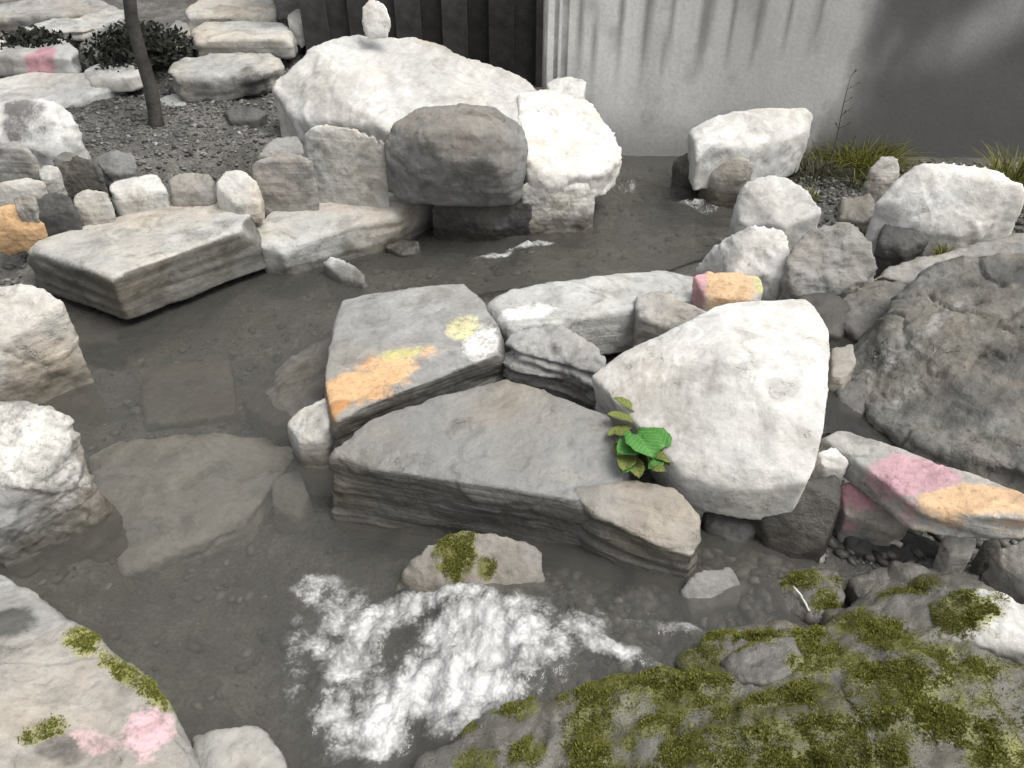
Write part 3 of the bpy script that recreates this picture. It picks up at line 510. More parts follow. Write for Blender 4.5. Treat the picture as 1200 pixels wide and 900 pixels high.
# --- rocks along the dark pool
rock('boulder', 'pale pitted boulder with a dark side opposite the square-cut slab', 'rock', 'pale', [(-50,345,.34),(0,330,.38),(40,332,.37),(74,352,.33),(62,378,.25),(20,405,.2),(-50,440,.2)], -.2, flare=1.05, amp=1., smooth=2, crack=.4, wetz=0., wetw=.2)
rock('boulder', 'rough grey boulder with a white top beside the pool', 'rock', 'grey', [(-60,478,.36),(20,470,.38),(76,468,.36),(86,490,.33),(88,520,.27),(60,560,.2),(-10,600,.2),(-60,600,.22)], -.22, flare=1.02, amp=1.7, crack=.3, smooth=2, chips=6, wetz=0., wetw=.14, tints=[(20,500,.36,.2,(.62,.61,.58),.85,.10),(70,480,.35,.1,(.6,.59,.56),.8,.06),(60,545,.2,.1,(.16,.155,.15),.7)])
rock('boulder', 'mossy grey boulder with a pink vein', 'rock', 'grey', [(-40,640,.16),(20,680,.18),(60,712,.20),(130,765,.20),(196,818,.18),(215,860,.16),(228,905,.14),(200,960,.2),(-60,960,.3),(-60,750,.24)], -.25, flare=1., amp=.7, crack=.3, wetz=0., wetw=.05,
     tints=[(172,868,.17,.075,(.74,.50,.54),1.,.05,-70),(120,885,.19,.06,(.66,.48,.50),.8,.03),(100,762,.20,.05,(.30,.30,.09),.9,.025,-40),(140,790,.2,.07,(.28,.29,.08),.9,.025,-40),(180,812,.18,.05,(.27,.28,.08),.9,.03,-40),(55,872,.22,.03,(.3,.3,.12),.8),(15,735,.2,.07,(.07,.068,.06),1.,.06),(75,890,.21,.06,(.09,.085,.08),.8,.03)])  # near-black tints are shaded hollows painted on solid stone
rock('stone_block', 'grey chunk beside the pink-veined boulder', 'stone', 'pale', [(222,862,.04),(260,850,.06),(300,846,.06),(330,880,.05),(350,930,.04),(230,940,.06)], -.25, amp=1., wetz=0., wetw=.03)
rock('flat_rock', 'pale slab lying under water in the pool', 'slab', 'pale', [(100,530,-.13),(150,514,-.12),(330,505,-.11),(352,530,-.11),(290,610,-.12),(190,655,-.14),(140,668,-.15),(112,600,-.15)], -.3, amp=.8, strata=12, crack=.5, allwet=.15)
rock('edging_stone', 'pale rounded stone under water at the end of the triangular slab', 'stone', 'grey', [(318,560,-.07),(350,548,-.06),(362,580,-.07),(350,605,-.10),(320,598,-.10)], -.25, amp=.8, round_=.1, chips=8, smooth=6, allwet=.3)
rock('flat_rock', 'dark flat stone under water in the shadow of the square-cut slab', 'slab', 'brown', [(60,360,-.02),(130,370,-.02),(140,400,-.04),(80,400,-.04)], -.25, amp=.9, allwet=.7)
rock('flat_rock', 'brown sunken slab in the middle of the pool', 'slab', 'brown', [(160,430,-.1),(270,420,-.1),(280,490,-.11),(170,500,-.12)], -.3, amp=.9, allwet=.4)

# --- foreground mossy rocks
rock('boulder', 'pale rock with a mossy crown where the water breaks white', 'rock', 'grey', [(455,690,.04),(492,645,.11),(535,620,.155),(590,624,.155),(634,640,.12),(640,690,.07),(590,712,.05),(520,712,.04)], -.15, amp=.9, wetz=.0, wetw=.12, allwet=.3,
     tints=[(535,642,.14,.055,(.20,.205,.045),1.,.05),(570,662,.11,.022,(.15,.155,.03),.9)])
rock('edging_stone', 'submerged grey cobble below the hollow', 'stone', 'grey', [(796,690,.11),(815,668,.14),(858,664,.14),(872,684,.12),(866,706,.09),(810,718,.08)], -.08, amp=.5, smooth=6, allwet=.6)
ML, MD = (.24, .245, .07), (.12, .125, .022)
rock('bedrock', 'low undulating mossy bedrock spreading through the shallow stream', 'rock', 'brown',
     [(640,822,.09),(700,792,.115),(770,782,.13),(840,800,.14),(860,860,.16),(820,980,.15),(640,980,.11)], -.18, flare=1.12, amp=1.5, allwet=.4, crack=.5, smooth=7, chips=4,
     extra=([(800,776,.10),(850,740,.135),(940,722,.155),(1010,742,.17),(1020,820,.185),(940,850,.17),(850,850,.14)],
            [(820,850,.155),(920,836,.185),(1020,838,.195),(1080,870,.2),(1090,980,.2),(810,980,.17)],
            [(960,692,.145),(1010,664,.17),(1090,664,.19),(1160,690,.21),(1215,770,.225),(1260,980,.25),(1100,980,.25),(1010,850,.2),(985,760,.17)],
            [(500,900,.03),(560,845,.06),(640,815,.08),(700,850,.1),(700,980,.1),(500,980,.05)]),
     tints=[(880,870,.17,.30,MD,.55,.12),(1090,820,.22,.24,MD,.55,.16),(740,830,.14,.2,MD,.5,.1),(700,800,.125,.13,MO,1.,.035),(790,800,.14,.13,MO,1.,.05),(690,870,.13,.06,MO,1.,.12),(760,850,.15,.11,MO,1.,.035,20),(810,880,.16,.08,MO,.9,.06),(730,910,.14,.10,MD,.8,.05),
            (870,745,.145,.10,MO,1.,.018),(960,770,.17,.05,ML,1.,.09),(920,822,.17,.14,MO,1.,.04),(1000,790,.18,.05,MO,.8,.08),(830,775,.13,.05,MO,.7),(905,780,.16,.05,MD,.6,.03),
            (930,858,.2,.16,MO,1.,.03),(1000,890,.21,.12,MO,1.1,.08),(930,900,.2,.10,MO,1.,.06),(860,900,.18,.06,MO,.8,.05),
            (1035,750,.19,.05,MO,1.,.11,35),(1070,805,.21,.16,ML,1.,.045,-30),(1120,850,.23,.07,ML,1.1,.13,35),(1140,790,.22,.10,MO,.9,.025),(1080,775,.2,.06,ML,.9,.025),(1165,890,.25,.06,MO,.9,.1,35),(1040,860,.22,.05,MD,.8,.08),(1060,700,.18,.06,MD,.7,.025),(1150,830,.23,.05,MO,.8,.04),
            (540,850,.05,.035,MO,1.),(610,825,.07,.05,MO,.9),(625,885,.09,.05,MO,1.),(560,905,.06,.05,MO,.8)])
rock('boulder', 'wet brown knob rising out of the mossy bedrock', 'rock', 'brown', [(845,772,.155),(880,748,.18),(930,744,.185),(945,775,.18),(910,800,.17),(860,800,.16)], .0, flare=1.25, amp=1., allwet=.45, smooth=6, tints=[(880,752,.17,.06,MO,.8,.02),(935,780,.17,.03,ML,.8,.03)])
rock('boulder', 'white rock with a yellow-green mossy flank', 'rock', 'white', [(1088,700,.24),(1130,684,.27),(1170,690,.29),(1230,720,.3),(1230,770,.28),(1160,755,.25),(1100,748,.23)], .0, amp=.9, wetw=.1, wetz=.2,
     tints=[(1118,715,.25,.085,(.24,.25,.07),1.,.06),(1145,722,.26,.05,(.34,.35,.14),1.,.05)])
rock('boulder', 'small wet rock with olive moss below the dark upright block', 'rock', 'brown', [(900,682,.11),(950,664,.15),(985,668,.16),(992,700,.15),(960,728,.13),(920,716,.11)], -.08, amp=1., allwet=.5,
     tints=[(940,682,.135,.05,(.19,.195,.04),1.,.025),(968,705,.14,.03,(.18,.185,.035),1.,.03),(985,680,.155,.025,MO,.8)])
rock('boulder', 'flat grey stream stone between the mossy rocks', 'rock', 'brown', [(995,676,.16),(1040,662,.185),(1085,672,.19),(1080,712,.17),(1020,722,.16)], -.05, amp=.9, allwet=.5)
print('rocks', rock_i, round(time.time()-T0, 1))

# ------------------------------------------------------------------ moss: short tufts growing where the stone is mossy
def moss_on(o, density=9000, h=.0042):
    v2, no, tint = o_data[o.name]; me = o.data; org = np.array(o.location)
    me.calc_loop_triangles(); nt = len(me.loop_triangles); tr = np.zeros(nt*3, np.int32); me.loop_triangles.foreach_get('vertices', tr); tr = tr.reshape(-1, 3)
    green = (tint[:, 1] >= tint[:, 0]*.98) & (tint[:, 2] < tint[:, 1]*.45); w = np.where(green, tint[:, 3], 0.)
    wt = w[tr].mean(1); a = v2[tr[:, 0]]; b = v2[tr[:, 1]]; c = v2[tr[:, 2]]
    ar = .5*np.linalg.norm(np.cross(b-a, c-a), axis=1); nn = no[tr].mean(1)
    cl = .25+.75*sstep(-.2, .2, fbm(a*32, 77, 3)); pr = ar*wt**1.5*(wt > .12)*np.clip(nn[:, 2]+.2, 0, 1)*cl
    cnt = int(pr.sum()*density)
    if cnt < 8: return
    idx = RNG.choice(nt, cnt, p=pr/pr.sum()); u = RNG.random((cnt, 2)); fl = u.sum(1) > 1; u[fl] = 1-u[fl]
    p = a[idx] + (b-a)[idx]*u[:, :1] + (c-a)[idx]*u[:, 1:] - org; n = nn[idx]; n /= np.linalg.norm(n, axis=1)[:, None]+1e-9
    V = []; hs_ = h*RNG.uniform(.35, 1.25, cnt)*(.35+.65*np.clip(wt[idx], 0, 1))*(.6+.8*sstep(-.3, .4, fbm(p*18, 31, 2)))
    for k in range(3):
        d = RNG.normal(size=(cnt, 3)); d -= n*(d*n).sum(1)[:, None]; d /= np.linalg.norm(d, axis=1)[:, None]
        e = np.cross(n, d); tip = p + n*hs_[:, None]*(1 if k else .8) + d*hs_[:, None]*RNG.uniform(.2, .9, (cnt, 1))
        wd_ = hs_[:, None]*.34
        V.append(np.stack([p-n*.002-e*wd_, p-n*.002+e*wd_, tip+e*wd_*.5, tip-e*wd_*.5], 1))
    V = np.concatenate([x.reshape(-1, 3) for x in V]); F = np.arange(len(V)).reshape(-1, 4)
    m2 = bpy.data.meshes.new('moss'); m2.vertices.add(len(V)); m2.vertices.foreach_set('co', V.astype(np.float32).ravel()); m2.loops.add(len(V)); m2.loops.foreach_set('vertex_index', F.astype(np.int32).ravel())
    m2.polygons.add(len(F)); m2.polygons.foreach_set('loop_start', np.arange(0, len(V), 4, dtype=np.int32)); m2.update(calc_edges=True)
    m = link('moss', m2, M['moss'], o, smooth=False); tag(m, kind='stuff')
for o in [x for x in C.objects if x.name in o_data]: 
    if 'boulder' in o.name or 'bedrock' in o.name: moss_on(o, 380000)

# ------------------------------------------------------------------ water
def water_mat(name, tintc, murk, bump=.8, scale=12, foam=True):
    m, n, l, b = newmat(name); n.remove(b)
    tc = N(n, 'ShaderNodeTexCoord')
    mp = N(n, 'ShaderNodeMapping'); mp.inputs['Scale'].default_value = (1, .6, 1); l.new(tc.outputs['Object'], mp.inputs['Vector'])
    t = N(n, 'ShaderNodeTexNoise', Scale=scale, Detail=4, Roughness=.5, Distortion=.6); l.new(mp.outputs[0], t.inputs['Vector'])
    t2 = N(n, 'ShaderNodeTexNoise', Scale=scale*3.5, Detail=3, Roughness=.6); l.new(mp.outputs[0], t2.inputs['Vector'])
    bp = N(n, 'ShaderNodeBump', Strength=bump, Distance=.02); l.new(mth(n, l, 'MULTIPLY_ADD', t2.outputs[0], .25, t.outputs[0]), bp.inputs['Height'])
    tr = N(n, 'ShaderNodeBsdfTransparent'); tr.inputs[0].default_value = (*tintc, 1)
    df = N(n, 'ShaderNodeBsdfDiffuse'); df.inputs[0].default_value = (*murk, 1)
    gl = N(n, 'ShaderNodeBsdfGlossy'); gl.inputs['Roughness'].default_value = .04; l.new(bp.outputs[0], gl.inputs['Normal'])
    fr = N(n, 'ShaderNodeFresnel'); fr.inputs['IOR'].default_value = 1.33; l.new(bp.outputs[0], fr.inputs['Normal'])
    m0 = N(n, 'ShaderNodeMixShader'); m0.inputs[0].default_value = .36; l.new(tr.outputs[0], m0.inputs[1]); l.new(df.outputs[0], m0.inputs[2])
    m1 = N(n, 'ShaderNodeMixShader'); l.new(fr.outputs[0], m1.inputs[0]); l.new(m0.outputs[0], m1.inputs[1]); l.new(gl.outputs[0], m1.inputs[2])
    out = m1.outputs[0]
    if foam:
        at = N(n, 'ShaderNodeAttribute', attribute_name='foam')
        fm = N(n, 'ShaderNodeMapping'); fm.inputs['Rotation'].default_value = (0, 0, math.radians(-55)); fm.inputs['Scale'].default_value = (1., 1.35, 1.); l.new(tc.outputs['Object'], fm.inputs['Vector'])
        fn = N(n, 'ShaderNodeTexNoise', Scale=12, Detail=8, Roughness=.62, Distortion=.3); l.new(fm.outputs[0], fn.inputs['Vector'])
        vo = N(n, 'ShaderNodeTexVoronoi', Scale=110); l.new(tc.outputs['Object'], vo.inputs['Vector'])
        fh = mth(n, l, 'MULTIPLY_ADD', vo.outputs['Distance'], -.14, fn.outputs[0])
        ff = mth(n, l, 'ADD', mth(n, l, 'MULTIPLY', at.outputs['Fac'], 1.0), mth(n, l, 'MULTIPLY_ADD', fh, 3.2, -1.62))
        ff = mth(n, l, 'MULTIPLY', mth(n, l, 'MULTIPLY', ff, 1.1, None, True), mth(n, l, 'MULTIPLY_ADD', at.outputs['Fac'], 2.6, -.12, True), None, True)
        film = mth(n, l, 'MULTIPLY', mth(n, l, 'MULTIPLY_ADD', at.outputs['Fac'], .75, -.18, True), mth(n, l, 'MULTIPLY_ADD', fn.outputs[0], 2.2, -.55, True), None, True)
        ff = mth(n, l, 'MAXIMUM', ff, mth(n, l, 'MULTIPLY', film, .75))
        fb = N(n, 'ShaderNodeBump', Strength=.6, Distance=.02); l.new(fh, fb.inputs['Height'])
        fd = N(n, 'ShaderNodeBsdfPrincipled'); fr2 = ramp(n, [(.38, (.28, .28, .27)), (.5, (.46, .46, .45)), (.66, (.66, .66, .65))]); fn2 = N(n, 'ShaderNodeTexNoise', Scale=13, Detail=7, Roughness=.7, Distortion=1.); l.new(tc.outputs['Object'], fn2.inputs['Vector']); l.new(fn2.outputs[0], fr2.inputs[0]); l.new(fr2.outputs[0], fd.inputs['Base Color']); fd.inputs['Roughness'].default_value = .6; l.new(fb.outputs[0], fd.inputs['Normal'])
        m2 = N(n, 'ShaderNodeMixShader'); l.new(ff, m2.inputs[0]); l.new(out, m2.inputs[1]); l.new(fd.outputs[0], m2.inputs[2]); out = m2.outputs[0]
    l.new(out, n['Material Output'].inputs[0]); return m
M['water'] = water_mat('stream_water', (.84, .83, .80), (.135, .13, .118))
M['poolwater'] = water_mat('dark_pool_water', (.64, .635, .61), (.09, .088, .082), .5, 18)
def idw(ctrl):
    K = np.array([list(P(*c[:3])) for c in ctrl])
    def f(x, y):
        d = (x[:, None]-K[None, :, 0])**2+(y[:, None]-K[None, :, 1])**2
        w = 1/(d+.002)**2.2; return (w*K[None, :, 2]).sum(1)/w.sum(1)
    return f
def blob_w(x, y, blobs):
    r = np.zeros(len(x))
    for (px, py, z, rx, ry, rot, s) in blobs:
        q = P(px, py, z); a = math.radians(rot); ex = x-q.x; ey = y-q.y
        u = (ex*math.cos(a)+ey*math.sin(a))/rx; w = (-ex*math.sin(a)+ey*math.cos(a))/ry
        r = np.maximum(r, s*sstep(1.2, .35, np.hypot(u, w)))
    return r
def water(name, label, poly, ctrl, mat, foamb=(), wave=.004, churn=.0, step=.012):
    W = [(P(px, py, ctrl[0][2]).x, P(px, py, ctrl[0][2]).y) for px, py in poly]
    xs = np.arange(min(p[0] for p in W), max(p[0] for p in W)+step, step); ys = np.arange(min(p[1] for p in W), max(p[1] for p in W)+step, step)
    f0 = idw(ctrl)
    def zf(x, y):
        z = np.concatenate([f0(x[s:s+40000], y[s:s+40000]) for s in range(0, len(x), 40000)])
        p = np.stack([x, y*.6, np.zeros_like(x)], 1); fo = blob_w(x, y, foamb)
        return z + wave*fbm(p*9, 41, 3) + fo*churn*(ridged(p*18, 44, 4)*.35 + fbm(p*24, 46, 4, .65))
    me, v = grid_mesh(name, xs, ys, zf, lambda x, y: inpoly(x, y, W))
    vv = np.zeros(len(me.vertices)*3); me.vertices.foreach_get('co', vv); vv = vv.reshape(-1, 3)
    attr_float(me, 'foam', blob_w(vv[:, 0], vv[:, 1], foamb))
    return tag(link(name, me, M[mat]), label, kind='structure')
water('stream_water', None, [(-90,325),(60,330),(180,300),(300,262),(480,220),(640,205),(730,190),(800,185),(870,195),(880,262),(850,310),(780,335),(560,352),(420,375),(400,440),(430,500),(420,560),(540,600),(700,630),(800,640),(880,645),(950,700),(940,790),(850,850),(750,870),(660,890),(600,930),(540,960),(500,1000),(-90,1000)],
      [(200,400,0.),(120,600,0),(300,700,0),(350,880,0),(100,450,0),(350,350,0),(450,310,0),(520,300,.01),(570,300,.03),(640,292,.065),(700,285,.075),(760,275,.08),(820,280,.08),(780,250,.08),(830,255,.08),(790,236,.13),(830,236,.13),(790,212,.15),(840,210,.15),(740,200,.15),(740,240,.085),(700,260,.075),(620,265,.06),(560,270,.02),(480,260,0),
       (880,680,.115),(820,720,.10),(760,700,.095),(760,750,.09),(700,680,.08),(690,750,.085),(640,700,.08),(640,770,.085),(580,700,.085),(540,690,.08),(560,780,.055),(500,690,.045),(470,740,.022),(500,800,.022),(430,720,.006),(420,800,.002),(400,860,0),(450,880,.004),(390,700,0),(350,640,0),(420,620,0),(500,640,.02),(600,650,.06),(340,780,0)],
      'water', [(620,290,.05,.13,.035,5,.95),(580,298,.04,.10,.03,10,.75),(810,240,.11,.07,.03,0,.8),
       (570,745,.06,.19,.13,0,1.35),(590,800,.06,.13,.07,15,1.0),(540,835,.03,.10,.06,30,.9),(530,700,.07,.12,.05,0,.9),(460,720,.02,.11,.06,10,1.1),(510,795,.02,.16,.11,20,1.25),(450,840,0,.07,.14,0,1.1),(420,760,0,.08,.14,0,.95),(720,760,.09,.12,.03,-25,.85),(680,730,.085,.10,.05,0,.65),(640,760,.085,.09,.09,0,.85),(780,735,.09,.12,.02,-10,.45),
       (395,735,0,.10,.14,0,.75),(400,830,0,.08,.14,10,.75),(370,690,0,.08,.06,0,.6),(355,760,0,.06,.2,0,.35)], wave=.008, churn=.024, step=.0075)
water('dark_pool_water', None, [(955,500),(975,400),(1010,340),(1100,320),(1260,290),(1330,420),(1330,600),(1200,590),(1060,540)],
      [(1100,430,.2),(1000,450,.2),(1180,350,.2),(1180,520,.2),(1040,380,.205)], 'poolwater', [(1090,425,.2,.05,.02,20,.6),(1150,470,.2,.05,.012,-20,.5),(1030,460,.2,.08,.02,30,.6),(1000,440,.2,.05,.03,0,.55)], wave=.012)

# ------------------------------------------------------------------ loose pebbles (uncountable)
def pebble_proto(k):
    r = random.Random(k); bm = bmesh.new(); bmesh.ops.create_icosphere(bm, subdivisions=1, radius=1)
    for v in bm.verts: v.co *= r.uniform(.75, 1.15)
    bm.verts.ensure_lookup_table(); V = np.array([v.co[:] for v in bm.verts]); F = np.array([[v.index for v in f.verts] for f in bm.faces]); bm.free(); return V, F
PR = [pebble_proto(k) for k in range(6)]
def scatter(name, poly, zref, count, smin, smax, mat, sink=.3, label=None, flat=.6, zlim=None):
    W = [(P(px, py, zref).x, P(px, py, zref).y) for px, py in poly]
    x0, x1 = min(p[0] for p in W), max(p[0] for p in W); y0, y1 = min(p[1] for p in W), max(p[1] for p in W)
    x = RNG.uniform(x0, x1, count*3); y = RNG.uniform(y0, y1, count*3); k = inpoly(x, y, W); x, y = x[k][:count], y[k][:count]
    z = groundf(x, y)
    if zlim is not None: k = z < zlim; x, y, z = x[k], y[k], z[k]
    s = smin*(smax/smin)**(RNG.random(len(x))**2.2)
    VV, FF, off = [], [], 0
    for i in range(len(x)):
        V, F = PR[i % 6]; a = RNG.uniform(0, 6.28); ca, sa = math.cos(a), math.sin(a)
        q = V*np.array([1.25, .85, flat])*s[i]; q = np.stack([q[:, 0]*ca-q[:, 1]*sa, q[:, 0]*sa+q[:, 1]*ca, q[:, 2]+q[:, 0]*RNG.uniform(-.3, .3)], 1)
        VV.append(q+np.array([x[i], y[i], z[i]+s[i]*flat*(1-2*sink)])); FF.append(F+off); off += len(V)
    V = np.concatenate(VV); F = np.concatenate(FF)
    me = bpy.data.meshes.new(name); me.vertices.add(len(V)); me.vertices.foreach_set('co', V.astype(np.float32).ravel()); me.loops.add(F.size); me.loops.foreach_set('vertex_index', F.astype(np.int32).ravel())
    me.polygons.add(len(F)); me.polygons.foreach_set('loop_start', np.arange(0, F.size, 3, dtype=np.int32)); me.update(calc_edges=True)
    o = link(name, me, M[mat], smooth=False); tag(o, label, 'gravel', kind='stuff'); return o
scatter('gravel', [(-60,210),(60,215),(130,225),(300,225),(440,200),(480,110),(340,60),(100,80),(-60,100)], .34, 15000, .004, .017, 'gravel', label='loose grey gravel and chips around the thin tree')
scatter('gravel', [(860,215),(900,150),(1000,165),(1260,170),(1260,290),(1050,320),(950,280)], .24, 5000, .005, .02, 'bedpebble', label='dark gravel and debris between the wall and the broad rough rock')
scatter('gravel', [(-700,420),(-60,300),(-60,90),(-500,60)], .3, 5000, .006, .03, 'gravel', label='coarse gravel on the bank past the rocky edge')
scatter('stream_pebbles', [(-60,340),(300,270),(640,230),(860,210),(860,310),(600,345),(420,380),(400,540),(420,700),(420,960),(-60,960)], -.1, 2600, .005, .026, 'bedpebble', label='brown pebbles covering the bed of the pool')
scatter('stream_pebbles', [(620,640),(900,640),(930,700),(840,780),(640,800)], .05, 900, .006, .028, 'bedpebble', label='wet pebbles under the trickle below the hollow')
scatter('stream_pebbles', [(950,520),(980,380),(1060,320),(1260,300),(1260,600)], .08, 1500, .008, .04, 'bedpebble', label='stones on the bed of the dark pool by the wall')
scatter('gravel', [(830,570),(980,540),(1100,610),(1220,640),(1220,700),(1100,670),(930,660),(850,680)], .1, 700, .006, .024, 'bedpebble', label='wet chips under the tilted slab')

# ------------------------------------------------------------------ wall, fence
def wall_mat():
    m, n, l, b = newmat('stained_concrete')
    tc = N(n, 'ShaderNodeTexCoord')
    def noise(sc, scale=(1, 1, 1), d=6, r=.6):
        mp = N(n, 'ShaderNodeMapping'); mp.inputs['Scale'].default_value = scale; l.new(tc.outputs['Object'], mp.inputs['Vector'])
        t = N(n, 'ShaderNodeTexNoise', Scale=sc, Detail=d, Roughness=r); l.new(mp.outputs[0], t.inputs['Vector']); return t.outputs[0]
    r = ramp(n, [(.3, (.54, .535, .52)), (.7, (.68, .675, .655))]); l.new(noise(2.2), r.inputs[0])
    rs = ramp(n, [(.35, (.80, .80, .79)), (.6, (1.05, 1.05, 1.05))]); l.new(noise(5, (1, 1, .07)), rs.inputs[0])
    col = mixc(n, l, .7, r.outputs[0], rs.outputs[0], 'MULTIPLY')
    rf = ramp(n, [(.35, (.85, .85, .84)), (.6, (1.04, 1.04, 1.04))]); l.new(noise(60), rf.inputs[0]); col = mixc(n, l, .8, col, rf.outputs[0], 'MULTIPLY')
    at = N(n, 'ShaderNodeAttribute', attribute_name='tint'); col = mixc(n, l, at.outputs['Alpha'], col, at.outputs['Color']); l.new(col, b.inputs['Base Color'])
    b.inputs['Roughness'].default_value = .75
    bp = N(n, 'ShaderNodeBump', Strength=.2, Distance=.01); l.new(noise(35), bp.inputs['Height']); l.new(bp.outputs[0], b.inputs['Normal']); return m
M['concrete'] = wall_mat()
WY = 4.12
def wall():
    xa = PY(638, 60, WY).x; xb = 5.5; h = 1.55; root = bpy.data.objects.new('concrete_wall', None); C.objects.link(root); root.location = ((xa+xb)/2, WY, .0)
    tag(root, 'tall smooth concrete wall streaked with dark damp stains behind the rocks', 'wall')
    xs = np.arange(xa, xb, .025); zs = np.arange(-.1, h, .025); X, Z = np.meshgrid(xs, zs); x, z = X.ravel(), Z.ravel()
    p = np.stack([x, z, np.zeros_like(x)], 1); y = WY + .006*fbm(p*2.5, 90, 3)
    nx, nz = len(xs), len(zs); i = np.arange(nx*nz).reshape(nz, nx); f = np.stack([i[:-1, :-1], i[:-1, 1:], i[1:, 1:], i[1:, :-1]], -1).reshape(-1, 4)
    v = np.stack([x-root.location.x, y-WY, z], 1)
    me = mesh_from('face', v, f); t = np.zeros((len(x), 4)); wob = fbm(np.stack([x*2.2, z*1.1, 0*x], 1), 93, 4)
    fine = fbm(np.stack([x*9, z*1.0, 0*x], 1), 95, 3)
    def add(w, c):
        k = w > t[:, 3]; t[k, :3] = c; t[:, 3] = np.maximum(t[:, 3], w)
    # broad damp stain
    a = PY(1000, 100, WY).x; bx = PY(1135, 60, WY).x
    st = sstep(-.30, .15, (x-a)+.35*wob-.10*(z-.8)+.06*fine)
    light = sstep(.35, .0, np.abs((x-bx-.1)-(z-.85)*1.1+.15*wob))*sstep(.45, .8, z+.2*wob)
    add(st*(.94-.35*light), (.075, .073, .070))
    add(.35*sstep(.0, .5, x-PY(745, 60, WY).x), (.30, .297, .285))
    add(sstep(.50, .16, z+.18*wob+.05*fine)*.7, (.20, .197, .19))       # rising damp along the foot
    bl = fbm(np.stack([x*3.1, z*3.1, 0*x], 1), 97, 5, .6); add(sstep(.05, .45, bl)*.5, (.22, .217, .207))
    for px, w_, L_ in ((730, .014, .25), (764, .022, .34), (828, .032, .34), (892, .026, .28), (955, .02, .3), (790, .012, .2), (860, .014, .5), (925, .016, .4), (680, .012, .3), (1075, .03, .4), (1110, .02, .35), (700, .01, .12)):
        xc = PY(px, 20, WY).x; tip = PY(px, 60, WY).z - L_*.15
        add(sstep(w_*1.8, w_*.1, np.abs(x-xc+.03*fine+.03*wob))*sstep(tip-.22, tip+.22, z+.2*fine)*.78, (.13, .127, .12))
    attr_color(me, 'tint', t); link('face', me, M['concrete'], root)
    # body behind the face and the end post
    bm = bmesh.new(); bmesh.ops.create_cube(bm, size=1, matrix=Matrix.LocRotScale(Vector((0, .15, h/2-.05)), None, Vector((xb-xa-.002, .26, h+.1)))); me = bpy.data.meshes.new('core'); bm.to_mesh(me); bm.free(); attr_color(me, 'tint', np.zeros((8, 4))); link('core', me, M['concrete'], root, smooth=False)
    bm = bmesh.new(); bmesh.ops.create_cube(bm, size=1, matrix=Matrix.LocRotScale(Vector((0, .12, h+.04)), None, Vector((xb-xa+.06, .4, .08)))); bmesh.ops.bevel(bm, geom=bm.edges[:], offset=.01, segments=2, affect='EDGES'); me = bpy.data.meshes.new('coping'); bm.to_mesh(me); bm.free(); attr_color(me, 'tint', np.zeros((len(me.vertices), 4))); link('coping', me, M['concrete'], root, smooth=False)
    for k, (px, w) in enumerate(((645, .035), (656, .018), (668, .022))):
        xc = PY(px, 40, WY).x-root.location.x
        bm = bmesh.new(); bmesh.ops.create_cube(bm, size=1, matrix=Matrix.LocRotScale(Vector((xc, -.006, h/2)), None, Vector((w, .03, h-.02)))); bmesh.ops.bevel(bm, geom=bm.edges[:], offset=.004, segments=2, affect='EDGES')
        me = bpy.data.meshes.new('end_rib'); bm.to_mesh(me); bm.free(); attr_color(me, 'tint', np.zeros((len(me.vertices), 4))); link('end_rib', me, M['concrete'], root, smooth=False)
wall()
def fence():
    root = bpy.data.objects.new('timber_fence', None); C.objects.link(root); root.location = (0, 4.9, .3)
    tag(root, 'dark stained board fence behind the huge white boulder', 'fence')
    bm = bmesh.new(); bmesh.ops.create_cube(bm, size=1, matrix=Matrix.Diagonal((.15, .022, 1.7, 1))); bmesh.ops.bevel(bm, geom=bm.edges[:], offset=.004, segments=1, affect='EDGES'); me = bpy.data.meshes.new('board'); bm.to_mesh(me); bm.free(); me.materials.append(M['fence'])
    xl = PY(360, 60, 4.9).x
    for (ax, ay, bx, by) in ((xl, 0, 2.2, 0), (xl, .1, xl, 2.2), (-6.5, 2.25, xl, 2.25)):
        L = math.hypot(bx-ax, by-ay); n = int(L/.135); an = math.atan2(by-ay, bx-ax)
        for k in range(n):
            t = (k+.5)/n; o = bpy.data.objects.new('board', me); C.objects.link(o); o.parent = root; j = (k % 2)*.024
            o.location = (ax+(bx-ax)*t-math.sin(an)*j, ay+(by-ay)*t+math.cos(an)*j, .75+random.uniform(-.01, .01)); o.rotation_euler = (0, random.uniform(-.006, .006), an)
        for z in (.25, 1.3):
            bm = bmesh.new(); bmesh.ops.create_cube(bm, size=1, matrix=Matrix.Translation(((ax+bx)/2-math.sin(an)*.07, (ay+by)/2+math.cos(an)*.07, z)) @ Matrix.Rotation(an, 4, 'Z') @ Matrix.Diagonal((L, .05, .09, 1))); me2 = bpy.data.meshes.new('rail'); bm.to_mesh(me2); bm.free(); link('rail', me2, M['fence'], root, smooth=False)
fence()

